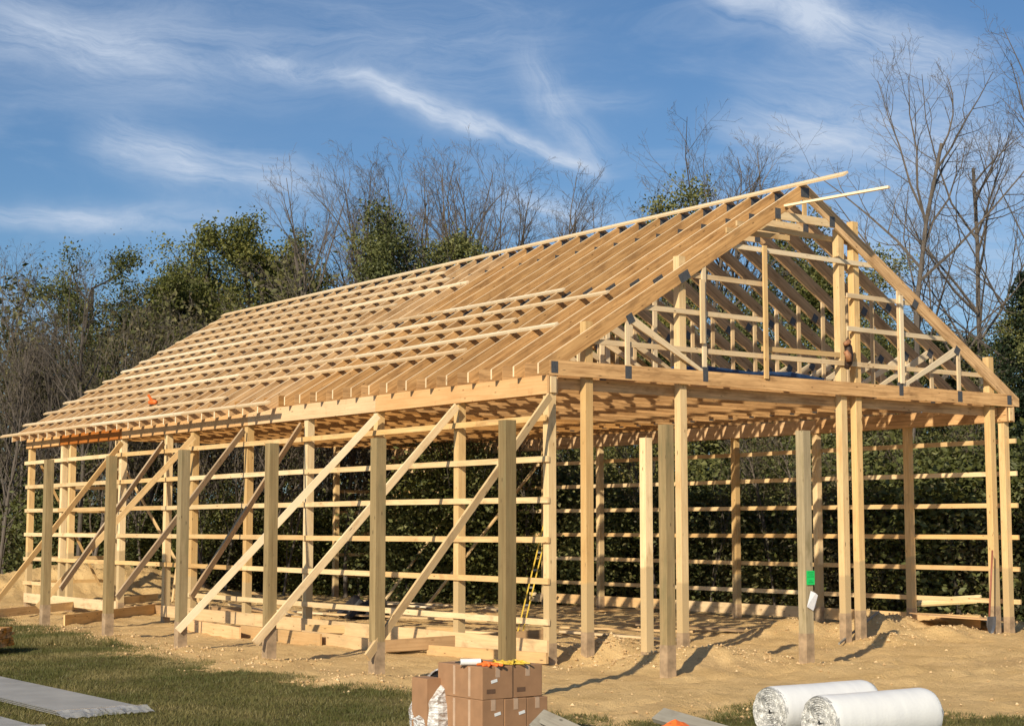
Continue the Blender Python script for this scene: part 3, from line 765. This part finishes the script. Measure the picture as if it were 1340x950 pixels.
def roll(px, py, D, r, ang, ln, lab):
    p = CP + ray(px, py) * D; o = empty('insulation_roll', p); o.rotation_euler.z = ang
    tag(o, lab, 'roll', 'white insulation rolls')
    mb = MB(); n = 44; pts = []; rad = []
    K = 30; rr = random.Random(int(px)); i0 = len(mb.v)
    for k in range(K + 1):
        x = ln * k / K
        for q in range(n):
            a = 2 * math.pi * q / n; rq = r * (1 + .012 * noise.noise(Vector((x * 3, math.cos(a) * 1.5, math.sin(a) * 1.5 + px))) - (.03 if k in (0, K) else 0) + .006 * noise.noise(Vector((x * 20, a, 0))))
            mb.v.append((x, math.cos(a) * rq, math.sin(a) * rq))
    for k in range(K):
        for q in range(n):
            a_, b_ = i0 + k * n + q, i0 + k * n + (q + 1) % n
            mb.face((a_, b_, b_ + n, a_ + n), ((0, 0),) * 4, .5)
    mb.build('roll_body', sm_, o, smooth=True)
    for nm, x0, sgn in (('roll_end', .004, -1), ('roll_end', ln - .004, 1)):
        e = MB(); rings = 22; n2_ = 48
        for k in range(rings + 1):
            rad_ = r * .985 * (.09 + .91 * k / rings)
            for q in range(n2_):
                a = 2 * math.pi * q / n2_; xx = x0 + sgn * (.006 + .012 * (k % 2) + .02 * noise.noise(Vector((rad_ * 14, math.cos(a) * 3, math.sin(a) * 3))) - (.02 if k == rings else 0))
                e.v.append((xx, math.cos(a) * rad_, math.sin(a) * rad_))
        for k in range(rings):
            for q in range(n2_):
                a_, b_ = k * n2_ + q, k * n2_ + (q + 1) % n2_; e.face((a_, b_, b_ + n2_, a_ + n2_), ((0, 0),) * 4, .5)
        e.build(nm, rm, o)
    e = MB(); e.tube([(-.0, 0, 0), (ln, 0, 0)], [r * .10, r * .10], 16); e.build('core_tube', M['black'], o)
RA = math.atan2(RT.y, RT.x)
roll(1008, 931, 14.75, .225, RA + .60, 1.2, 'white insulation roll behind, its foil end partly hidden by the other roll')
roll(1073, 945, 13.9, .228, RA + .57, 1.25, 'white insulation roll in front, foil spiral end facing left')

# weathered planks and orange marker in the foreground
def fg_plank(a, b, w, t_, lab, mat='weathered', side=None, tilt=0):
    mb = MB(); v = b - a; sd = Vector((-v.y, v.x, 0)).normalized() + Vector((0, 0, tilt)); mb.board((0, 0, 0), v, w, t_, sd)
    o = mb.build('plank', M[mat], None, a, bevel=.004); tag(o, lab, 'board')
A = CP + ray(703, 940) * 14.1; Bp = CP + ray(800, 985) * 13.1
fg_plank(A, Bp, .20, .04, 'weathered grey plank propped against the boxes, lower right of the stack', tilt=.9)
A = CP + ray(712, 945) * 13.95; Bp = CP + ray(800, 990) * 13.0
fg_plank(A, Bp, .05, .10, 'narrow grey batten lying along the plank beside the boxes', tilt=1.6)
A = CP + ray(862, 935) * 14.4; Bp = CP + ray(1000, 975) * 13.3
fg_plank(A, Bp, .16, .05, 'weathered grey plank left of the insulation rolls', tilt=.6)
mb = MB(); q0 = CP + ray(884, 950) * 13.6; NN = 10
rr = random.Random(12)
def CL(i, j):
    u, v = i / NN - .5, j / NN - .5; d = max(0, 1 - 2.1 * math.hypot(u, v))
    return tuple(q0 + RT * (u * .36) + Vector((FW.x, FW.y, 0)) * (v * .30) + Vector((0, 0, -.03 + .09 * d + .03 * noise.noise(Vector((u * 7, v * 7, 2))))))
for i in range(NN):
    for j in range(NN): mb.quad(CL(i, j), CL(i + 1, j), CL(i + 1, j + 1), CL(i, j + 1))
o = mb.build('orange_cloth', M['cap'], smooth=True); tag(o, 'crumpled orange cloth on the grey plank left of the rolls', 'cloth')

film, t, b = new_mat('clear_film'); b.inputs['Base Color'].default_value = (.55, .54, .52, 1); b.inputs['Roughness'].default_value = .18; b.inputs['Alpha'].default_value = .55
# grey metal panel stacks on the lawn
def panels(x0, x1, y0, y1, h, lab, rot=0):
    g = hgt((x0 + x1) / 2, y0); o = empty('panel_stack', (x0, y0, g)); o.rotation_euler.z = rot; tag(o, lab, 'panels', 'grey panel stacks on the lawn')
    w = x1 - x0; ln = y1 - y0
    nl = 3
    for k in range(nl):
        mb = MB(); z = .012 + h * k / nl; dx = random.uniform(-.012, .012); dy = random.uniform(-.03, .03)
        # ribbed sheet: profile in x, swept in y
        prof = []; x = 0
        while x < w - .001:
            for ddx, zz in ((0, 0), (.23, 0)):
                if x + ddx <= w: prof.append((x + ddx, zz))
            x += .23
        prof.append((w, 0))
        pl = [(a_ + dx, z + b_ + h / nl * .55) for a_, b_ in prof]
        for a_, b_ in zip(pl[:-1], pl[1:]):
            if abs(a_[0] - b_[0]) < 1e-6: continue
            mb.quad((a_[0], dy, a_[1]), (b_[0], dy, b_[1]), (b_[0], ln + dy, b_[1]), (a_[0], ln + dy, a_[1]), mi=0)
        mb.quad((dx, dy, z), (w + dx, dy, z), (w + dx, dy, z + h / nl * .5), (dx, dy, z + h / nl * .5), mi=1)
        mb.quad((dx, dy, z), (dx, dy, z + h / nl * .5), (dx, ln + dy, z + h / nl * .5), (dx, ln + dy, z), mi=1)
        mb.quad((w + dx, dy, z), (w + dx, ln + dy, z), (w + dx, ln + dy, z + h / nl * .5), (w + dx, dy, z + h / nl * .5), mi=1)
        mb.build('metal_panel', [M['metalpanel'], M['panelside']], o)
    mb = MB(); NX, NY = 30, 6
    def FP(i, j):
        u, v = i / NX * (w + .12) - .06, j / NY; q = noise.noise(Vector((u * 9, v * 2, w))) ; q2 = noise.noise(Vector((u * 25, v * 6, w * 3)))
        return (u + .02 * q, .12 - v * .34 + .07 * q * v, max(.012, (h + .012) * (1 - max(0, v - .35) * 1.4)) + (.012 + .05 * v) * abs(q) + .015 * q2 * v)
    for i_ in range(NX):
        for j_ in range(NY): mb.quad(FP(i_, j_), FP(i_ + 1, j_), FP(i_ + 1, j_ + 1), FP(i_, j_ + 1))
    mb.build('plastic_wrap', film, o, smooth=True)
panels(-8.42, -7.50, -2.35, 6.6, .055, 'grey ribbed metal panels wrapped in plastic, the stack reaching farther onto the lawn', -.0)
panels(-10.2, -9.05, -3.4, 5.6, .055, 'grey ribbed metal panels at the bottom left corner of the lawn')

# ------------------------------------------------------------------ trees
def branch_tree(seed, H, kind):
    """returns wood MB and list of leaf anchor points"""
    rnd = random.Random(seed); mb = MB(); tips = []
    def grow(p, d, ln, r, lv, maxlv):
        n = 6 if lv == 0 else (4 if lv < 3 else 3); pts = [p.copy()]; rad = [r]; q = p.copy(); dd = d.copy()
        wob = .05 if lv == 0 else .13 + .03 * lv
        for k in range(n):
            dd = (dd + Vector((rnd.gauss(0, wob), rnd.gauss(0, wob), rnd.gauss(0, wob * .6) + (.085 if lv else .03)))).normalized()
            q = q + dd * (ln / n); pts.append(q.copy()); rad.append(max(.0035, r * (1 - (k + 1) / n * (.55 if lv == 0 else .78))))
        mb.tube(pts, rad, 8 if lv == 0 else (5 if lv == 1 else 3), tone=rnd.random(), cap=False)
        if lv >= maxlv - 1:
            for k in range(1, n + 1): tips.append((pts[k].copy(), lv))
        if lv < maxlv:
            cnt = kind['n'][lv]
            for c_ in range(cnt):
                f = (kind['base'] + (1 - kind['base']) * (c_ + rnd.random()) / cnt) if lv == 0 else .2 + .8 * (c_ + rnd.random()) / cnt
                i = min(n - 1, int(f * n)); fr = f * n - i; P = pts[i].lerp(pts[i + 1], fr); rr_ = rad[i] + (rad[i + 1] - rad[i]) * fr
                ax = (pts[i + 1] - pts[i]).normalized(); a = rnd.random() * 6.283
                o = ax.cross(Vector((math.cos(a), math.sin(a), .3))).normalized()
                ang = kind['ang'] * rnd.uniform(.7, 1.3)
                nd = (ax * math.cos(ang) + o * math.sin(ang)).normalized()
                l2 = ln * kind['len'][lv] * rnd.uniform(.65, 1.15) * ((1.25 - .75 * (f - kind['base']) / (1 - kind['base'])) if lv == 0 else (1.15 - .5 * f))
                grow(P, nd, l2, min(rr_ * .72, r * .45), lv + 1, maxlv)
            if lv == 0 and kind.get('fork'):
                for _ in range(kind['fork']):
                    a = rnd.random() * 6.28; grow(pts[-2], (dd + Vector((math.cos(a), math.sin(a), .2)) * .45).normalized(), ln * .4, rad[-2] * .7, 1, maxlv)
    lean = Vector((rnd.gauss(0, .05), rnd.gauss(0, .05), 1)).normalized()
    grow(Vector((0, 0, -.2)), lean, H * kind['trunk'], kind['r'] * H, 0, kind['lv'])
    return mb, tips
def leaves(mb, rnd, c, n, spread, size, flat=.8):
    base = rnd.random()
    for _ in range(n):
        p = c + Vector((rnd.gauss(0, spread), rnd.gauss(0, spread), rnd.gauss(0, spread * flat)))
        nr = Vector((rnd.gauss(0, 1), rnd.gauss(0, 1), rnd.gauss(0, 1) + .5)).normalized()
        a = nr.cross(Vector((rnd.random() - .5, rnd.random() - .5, rnd.random() - .5))).normalized(); b = nr.cross(a)
        s = size * rnd.uniform(.6, 1.3); i = len(mb.v)
        mb.v += [tuple(p - a * s), tuple(p + b * s * .55 + nr * s * .15), tuple(p + a * s), tuple(p - b * s * .55)]
        mb.face((i, i + 1, i + 2, i + 3), ((0, 0),) * 4, max(0, min(1, base * .6 + rnd.random() * .4)))
KB = dict(n=[15, 6, 5, 4], base=.28, len=[.44, .52, .50, .5], ang=.66, trunk=.88, r=.0085, lv=4, fork=2)
KT = dict(n=[13, 6, 5, 3], base=.38, len=[.42, .52, .50, .48], ang=.74, trunk=.93, r=.0075, lv=4, fork=1)
KL = dict(n=[15, 6, 4], base=.25, len=[.36, .46, .5], ang=.9, trunk=.92, r=.011, lv=3)
KS = dict(n=[8, 5, 3], base=.15, len=[.45, .5, .5], ang=.45, trunk=.85, r=.007, lv=3, fork=2)
PROTO = {}
def proto(kind, i, H, K, leafn=0, spread=.3, size=.075, leafm='leaf', barkm='bark'):
    mb, tips = branch_tree(100 * i + int(H * 7) + len(kind), H, K)
    w = mb.build('trunk', M[barkm], None); w.name = 'trunk'
    me_w = w.data; bpy.data.objects.remove(w); me_l = None
    if leafn:
        rnd = random.Random(i * 7 + 1); lb = MB()
        per = leafn / max(1, len(tips))
        for p, lv in tips:
            dens = .12 + 1.8 * max(0, .45 + 1.1 * noise.noise(p * .55 + Vector((i * 9, 0, 0))))
            k = per * dens; k = int(k) + (1 if rnd.random() < k - int(k) else 0)
            if k: leaves(lb, rnd, p, k, spread, size)
        o = lb.build('crown', M[leafm], None); me_l = o.data; bpy.data.objects.remove(o)
    PROTO.setdefault(kind, []).append((H, me_w, me_l))
for i in range(4): proto('bare', i, 13, KB)
for i in range(3): proto('tall', i + 10, 14, KT)
for i in range(4): proto('leafy', i + 20, 11, KL, 25000, .21, .052)
for i in range(2): proto('dark', i + 30, 11, KL, 25000, .22, .052, 'leafdark', 'bark_dark')
for i in range(2): proto('thin', i + 40, 11, KB, 2600, .32, .045, 'leafbrown')
for i in range(2): proto('sapling', i + 50, 6, KS, 1200, .25, .042, 'leafbrown')
# conifer
def conifer(i, H):
    rnd = random.Random(i + 900); mb = MB(); lb = MB()
    mb.tube([(0, 0, -.2), (0, 0, H * .5), (0, 0, H)], [.16, .10, .02], 7)
    z = H * .06
    while z < H * .98:
        r = (1 - z / H) ** .8 * H * .26 * rnd.uniform(.8, 1.1)
        for k in range(6):
            a = rnd.random() * 6.28; e = Vector((math.cos(a) * r, math.sin(a) * r, z - r * .15 + rnd.gauss(0, .1))); s = Vector((0, 0, z))
            mb.tube([s, s.lerp(e, .5) + Vector((0, 0, .05)), e], [.03, .02, .008], 3, cap=False)
            for q in range(7):
                leaves(lb, rnd, s.lerp(e, .25 + .75 * q / 6), 16, .14 + .05 * r * .3, .06, .5)
        z += H * .022
    o = mb.build('t', M['bark_dark']); mw = o.data; bpy.data.objects.remove(o)
    o = lb.build('t', M['needle']); ml = o.data; bpy.data.objects.remove(o)
    PROTO.setdefault('conifer', []).append((H, mw, ml))
conifer(1, 12)
# shrub
def shrub(i, leafm):
    rnd = random.Random(i + 300); mb = MB(); lb = MB()
    for k in range(9):
        a = rnd.random() * 6.28; t0 = Vector((rnd.gauss(0, .3), rnd.gauss(0, .3), -.1)); t1 = t0 + Vector((math.cos(a) * rnd.uniform(.2, 1.3), math.sin(a) * rnd.uniform(.2, 1.3), rnd.uniform(1.5, 3.1)))
        mid = t0.lerp(t1, .5) + Vector((rnd.gauss(0, .15), rnd.gauss(0, .15), .2)); mb.tube([t0, mid, t1], [.03, .022, .006], 4, cap=False)
        for q in range(9): leaves(lb, rnd, t0.lerp(mid, q / 4) if q < 4 else mid.lerp(t1, (q - 4) / 4), 150, .34, .052)
    o = mb.build('t', M['bark_dark']); mw = o.data; bpy.data.objects.remove(o)
    o = lb.build('t', M[leafm]); ml = o.data; bpy.data.objects.remove(o)
    PROTO.setdefault('shrub', []).append((3.2, mw, ml))
for i, lm in enumerate(('leafdark', 'leaf', 'leafbrown', 'leafwood', 'leafdark')): shrub(i, lm)

rt = random.Random(42)
def plant(kind, pos, H, label, cat='tree', name=None, var=None, group=None, wide=1.0):
    lst = PROTO[kind]; h0, mw, ml = lst[var % len(lst)] if var is not None else rt.choice(lst)
    e = empty(name or {'bare': 'bare_tree', 'tall': 'bare_tree', 'leafy': 'leafy_tree', 'dark': 'leafy_tree', 'thin': 'thin_tree', 'sapling': 'sapling', 'conifer': 'spruce_tree', 'shrub': 'shrub'}[kind], pos, rt.random() * 6.28)
    s = H / h0; e.scale = (s * wide, s * wide, s)
    w = bpy.data.objects.new('stem' if kind == 'shrub' else 'trunk', mw); COL.objects.link(w); w.parent = e
    if ml: l_ = bpy.data.objects.new('foliage' if kind == 'shrub' else 'crown', ml); COL.objects.link(l_); l_.parent = e
    return tag(e, label, cat, group)
GT = 'trees of the wood behind the barn'
# skyline trees: bearing, distance, height of top (pixel row turned to metres), kind
SKY = [
 (20, 56, 345, 'bare', 'bare grey tree at the far left end of the tree line', 1),
 (70, 60, 328, 'thin', 'thin nearly leafless tree near the left end of the wood', 0),
 (105, 54, 330, 'leafy', 'green topped tree rising above its neighbours at the left of the wood', 0),
 (150, 58, 345, 'thin', 'sparse brownish tree between two green crowns on the left', 1),
 (185, 55, 362, 'leafy', 'rounded green tree left of the far roof corner', 1),
 (225, 57, 345, 'leafy', 'yellow green tree above the far end of the roof', 2),
 (262, 54, 338, 'leafy', 'yellowish leafy tree behind the far gable', 3),
 (300, 57, 312, 'leafy', 'tall leafy tree left of the pair with rounded crowns', 0),
 (330, 54, 296, 'leafy', 'left one of the two tall rounded green trees', 1),
 (375, 55, 296, 'leafy', 'right one of the two tall rounded green trees', 2),
 (405, 58, 325, 'dark', 'dark green tree beside the spreading bare trees', 0),
 (440, 52, 236, 'bare', 'spreading bare tree standing left of the bare group above the roof', 0),
 (488, 55, 240, 'bare', 'bare twiggy tree in the middle left of the bare group above the roof', 1),
 (540, 52, 228, 'bare', 'finely branched bare tree in the centre of the group above the roof', 2),
 (590, 54, 216, 'bare', 'tallest bare tree of the group above the roof middle', 3),
 (560, 50, 296, 'dark', 'dense dark green tree in front of the bare group', 1),
 (625, 51, 294, 'dark', 'dense dark green tree just above the roof ridge', 0),
 (650, 53, 240, 'bare', 'bare tree right of the dark crowns above the ridge', 0),
 (712, 50, 228, 'bare', 'bare tree with thin rising twigs right of the roof middle', 2),
 (762, 52, 272, 'bare', 'low bare tree barely clearing the ridge board', 1),
 (822, 50, 266, 'dark', 'small dark leafy treetop showing above the ridge', 1),
 (850, 52, 262, 'bare', 'short bare tree beside the small dark treetop', 3),
 (906, 48, 200, 'tall', 'upright bare tree behind the ridge, left of the gable peak', 0),
 (945, 50, 186, 'tall', 'bare tree with fan of twigs behind the upper ridge', 1),
 (985, 49, 180, 'bare', 'bare tree directly left of the gable peak', 2),
 (1177, 40, 88, 'tall', 'tallest bare tree, straight trunk right of the gable peak', 0),
 (1282, 42, 128, 'tall', 'large bare tree with forked limbs above the right roof slope', 1),
 (925, 50, 318, 'dark', 'dark leafy crown behind the left half of the gable', 0),
 (975, 49, 300, 'dark', 'dark leafy crown seen through the middle of the gable triangle', 1),
 (1030, 50, 322, 'dark', 'broad dark crown seen through the gable left of the tall paired posts', 0),
 (1078, 48, 345, 'leafy', 'lighter green crown seen just left of the tall paired gable posts', 2),
 (465, 53, 244, 'bare', 'bare tree second from the left in the group above the roof', 3),
 (515, 54, 236, 'bare', 'slim bare tree between the middle ones of the group above the roof', 0),
 (570, 53, 232, 'bare', 'fine twigged bare tree rising behind the dense dark green tree', 1),
 (612, 52, 232, 'bare', 'bare tree just right of the tallest one above the roof middle', 2),
 (680, 51, 240, 'bare', 'bare tree in the gap right of the dark crowns', 1),
 (1425, 40, 75, 'tall', 'bare tree whose branches reach in at the right edge', 2),
 (1352, 38, 335, 'conifer', 'dark spruce at the right edge of the picture', 0),
 (1300, 44, 420, 'dark', 'dark leafy tree behind the right eave', 0),
 (1255, 46, 440, 'dark', 'leafy tree low behind the right slope of the roof', 1),
]
for px, D, py, kind, lab, var in SKY:
    plant(kind, bearing(px, D, -.05), height_at(py, D) * (1.0 if kind in ('leafy', 'dark', 'conifer') else .97), lab, var=var, group=GT, wide=1.0)
# rows behind the right wall and round the far end, one by one
adj = ['dense', 'low', 'broad', 'ragged', 'dark']
rows = []
for k in range(17): rows.append((620 + k * 45 + rt.uniform(-10, 10), 46.5 + rt.uniform(-1.5, 2) - max(0, k - 9) * .9, rt.uniform(6.8, 8.4), 'dark' if k % 3 else 'leafy'))
for k in range(15): rows.append((-10 + k * 43 + rt.uniform(-10, 10), 52 + rt.uniform(-2, 3), rt.uniform(6.5, 8.8), ('dark', 'thin', 'leafy', 'thin')[k % 4]))
for px, D, H, kind in rows:
    lab = 'middling %s tree in the shaded row low behind the barn posts' % {'dark': 'dark green', 'leafy': 'green', 'thin': 'thin brownish'}[kind]
    plant(kind, bearing(px, D, -.05), H, lab, group='%s trees low in the wood behind the barn' % kind)
for k in range(30):
    plant('bare' if k % 2 else 'sapling', bearing(-20 + k * 18 + rt.uniform(-9, 9), rt.uniform(47, 52), -.05), rt.uniform(6.0, 9.5), 'grey leafless sapling at the edge of the wood left of and behind the barn', name='sapling', group='leafless saplings along the wood edge')
for k in range(9):
    plant('sapling', bearing(700 + k * 75 + rt.uniform(-15, 15), 43.5 - k * .7, -.05), rt.uniform(4, 6), 'slim sapling at the wood edge seen between the right wall girts', name='sapling', group='saplings beyond the right wall')
for k in range(40):
    px = 560 + k * 21 + rt.uniform(-8, 8); D = 44.5 - max(0, px - 850) * .0165 + rt.uniform(-.8, 1.2)
    plant('shrub', bearing(px, D, -.05), rt.uniform(2.2, 4.6), 'leafy shrub in the thicket beyond the right wall girts', 'shrub', group='shrubs beyond the right wall', wide=1.2)
for k in range(30):
    px = -30 + k * 22 + rt.uniform(-8, 8); D = rt.uniform(49.5, 53)
    plant('shrub', bearing(px, D, -.05), rt.uniform(2.4, 4.0), 'leafy shrub along the wood edge past the far end of the barn', 'shrub', group='shrubs past the far end of the barn', wide=1.25)

# the rest of the wood, behind: one mass
def deep_wood():
    rnd = random.Random(15); lb = MB()
    for k in range(600):
        px = rnd.uniform(-260, 470); D = rnd.uniform(53, 66); p = bearing(px, D)
        top = 8.5 + 1.5 * noise.noise(Vector((px * .016, D * .1, 5))); z = top * rnd.random() ** .6
        leaves(lb, rnd, Vector((p.x, p.y, z)), 60, .6, .085)
    for k in range(1500):
        px = rnd.uniform(-200, 1650); D = rnd.uniform(50, 66) if px < 600 else rnd.uniform(48, 62); p = bearing(px, D)
        top = 7.2 + 2.0 * noise.noise(Vector((px * .012, D * .1, 0))) + (2 if px < 420 else 0) - (1.8 if px > 1040 else 0)
        z = rnd.uniform(.2, top); leaves(lb, rnd, Vector((p.x, p.y, z)), 60, .75, .11)
    o = lb.build('wood_thicket', M['leafwood']); tag(o, 'dark mass of foliage filling the depth of the wood', 'woodland', kind='stuff')
deep_wood()

# ------------------------------------------------------------------ light
SUN_AZ, SUN_EL = R(209.5), R(27.0)       # direction towards the sun, from +X
sd = Vector((math.cos(SUN_AZ) * math.cos(SUN_EL), math.sin(SUN_AZ) * math.cos(SUN_EL), math.sin(SUN_EL)))
ld = bpy.data.lights.new('sun', 'SUN'); ld.energy = 5.3; ld.angle = R(.55); ld.color = (1, .87, .655)
lo = bpy.data.objects.new('sun', ld); COL.objects.link(lo); lo.rotation_euler = sd.to_track_quat('Z', 'Y').to_euler(); lo.location = (-20, -15, 20)

w = bpy.data.worlds.new('World'); sc.world = w; w.use_nodes = True; t = NT(w.node_tree)
bg = w.node_tree.nodes['Background']
sky = t.node('ShaderNodeTexSky', sky_type='NISHITA', sun_disc=False, sun_elevation=SUN_EL, sun_rotation=math.atan2(sd.x, sd.y), altitude=200, air_density=1.0, dust_density=1.0, ozone_density=1.6)
gen = t.node('ShaderNodeTexCoord').outputs['Generated']
sp = t.node('ShaderNodeSeparateXYZ'); t.l.new(gen, sp.inputs[0])
az = t.math('ARCTAN2', sp.outputs[0], sp.outputs[1]); el = t.math('ARCSINE', sp.outputs[2])
# degrees
az = t.math('MULTIPLY', az, 57.2958); el = t.math('MULTIPLY', el, 57.2958)
pv = t.node('ShaderNodeCombineXYZ'); t.l.new(az, pv.inputs[0]); t.l.new(el, pv.inputs[1])
PV = pv.outputs[0]
nz1 = t.noise(PV, .22, 4, .6); nz2 = t.noise(t.mapv(PV, (1, 1, 1), (31, 7, 0)), .22, 4, .6)
azd = t.math('ADD', az, t.math('MULTIPLY', t.math('SUBTRACT', nz1, .5), 2.2)); eld = t.math('ADD', el, t.math('MULTIPLY', t.math('SUBTRACT', nz2, .5), 1.3))
def azel(px, py):
    d = ray(px, py).normalized(); return math.degrees(math.atan2(d.x, d.y)), math.degrees(math.asin(d.z))
def streak(p0, p1, wdeg, amp, soft=1.0, off=0):
    (a0, e0), (a1, e1) = azel(*p0), azel(*p1)
    L_ = math.hypot(a1 - a0, e1 - e0); ux, uy = (a1 - a0) / L_, (e1 - e0) / L_
    da = t.math('SUBTRACT', azd, a0); de = t.math('SUBTRACT', eld, e0)
    s = t.math('ADD', t.math('MULTIPLY', da, ux), t.math('MULTIPLY', de, uy))
    n = t.math('ADD', t.math('MULTIPLY', da, -uy), t.math('MULTIPLY', de, ux))
    g = t.math('POWER', 2.718, t.math('MULTIPLY', t.math('MULTIPLY', n, n), -1 / (wdeg * wdeg)))
    f = t.math('MULTIPLY', t.mr(s, -soft, soft * 1.2, 0, 1, True), t.mr(s, L_ - soft * 1.5, L_ + soft, 1, 0, True))
    # fibres along the streak
    cv = t.node('ShaderNodeCombineXYZ'); t.l.new(t.math('MULTIPLY', s, .16), cv.inputs[0]); t.l.new(t.math('MULTIPLY', n, .95), cv.inputs[1]); cv.inputs[2].default_value = off
    fb = t.mr(t.noise(cv.outputs[0], 1.0, 10, .72, .8), .33, .66, .12, 1.2)
    return t.math('MULTIPLY', t.math('MULTIPLY', g, f), t.math('MULTIPLY', fb, amp * 1.25))
ST = [((300, 76), (500, 112), .36, .55, 1.2), ((470, 105), (640, 168), .42, .62, 1.0), ((600, 150), (790, 222), .36, .75, .9),
      ((-60, 20), (260, 88), 1.1, .44, 2.2), ((0, 40), (760, 62), 1.9, .22, 3), ((130, 168), (260, 225), .75, .55, 1.0), ((200, 215), (440, 246), .8, .5, 1.5),
      ((-60, 281), (140, 285), .28, .60, 1.5), ((40, 280), (320, 296), .55, .40, 2), ((930, -20), (1100, 38), .8, .60, 1.0), ((1050, 20), (1290, 100), 1.0, .62, 1.5),
      ((930, 165), (1130, 178), .7, .42, 1.5), ((1000, 150), (1400, 225), 1.5, .55, 2.5), ((690, 70), (795, 214), .75, .32, 1.0), ((720, 134), (850, 130), .35, .25, 1),
      ((640, 262), (800, 290), .6, .45, 1.5), ((860, 260), (1000, 290), .7, .30, 1.5), ((1050, 290), (1400, 380), 1.6, .42, 2.5), ((-60, 120), (400, 130), .6, .12, 3)]
tot = None
for i, s_ in enumerate(ST):
    v = streak(*s_, off=i * 3.7); tot = v if tot is None else t.math('ADD', tot, v)
gen_w = t.mr(t.noise(t.mapv(PV, (.10, .42, 1), rot=(0, 0, .18)), 1.0, 6, .62, .8), .48, .78, 0, .22, True)
tot = t.math('ADD', tot, gen_w); tot = t.math('MINIMUM', tot, .92)
skc = t.mix(1.0, sky.outputs[0], (.65, .885, 1.11), 'MULTIPLY')
cloud = t.mix(tot, skc, (7.0, 8.0, 9.6))
t.l.new(cloud, bg.inputs[0]); bg.inputs[1].default_value = .086

sc.view_settings.view_transform = 'Standard'; sc.view_settings.look = 'None'; sc.view_settings.exposure = 0; sc.view_settings.gamma = 1
sc.render.engine = 'CYCLES'
sc.cycles.max_bounces = 4; sc.cycles.diffuse_bounces = 2; sc.cycles.transparent_max_bounces = 4
sc.cycles.use_denoising = True
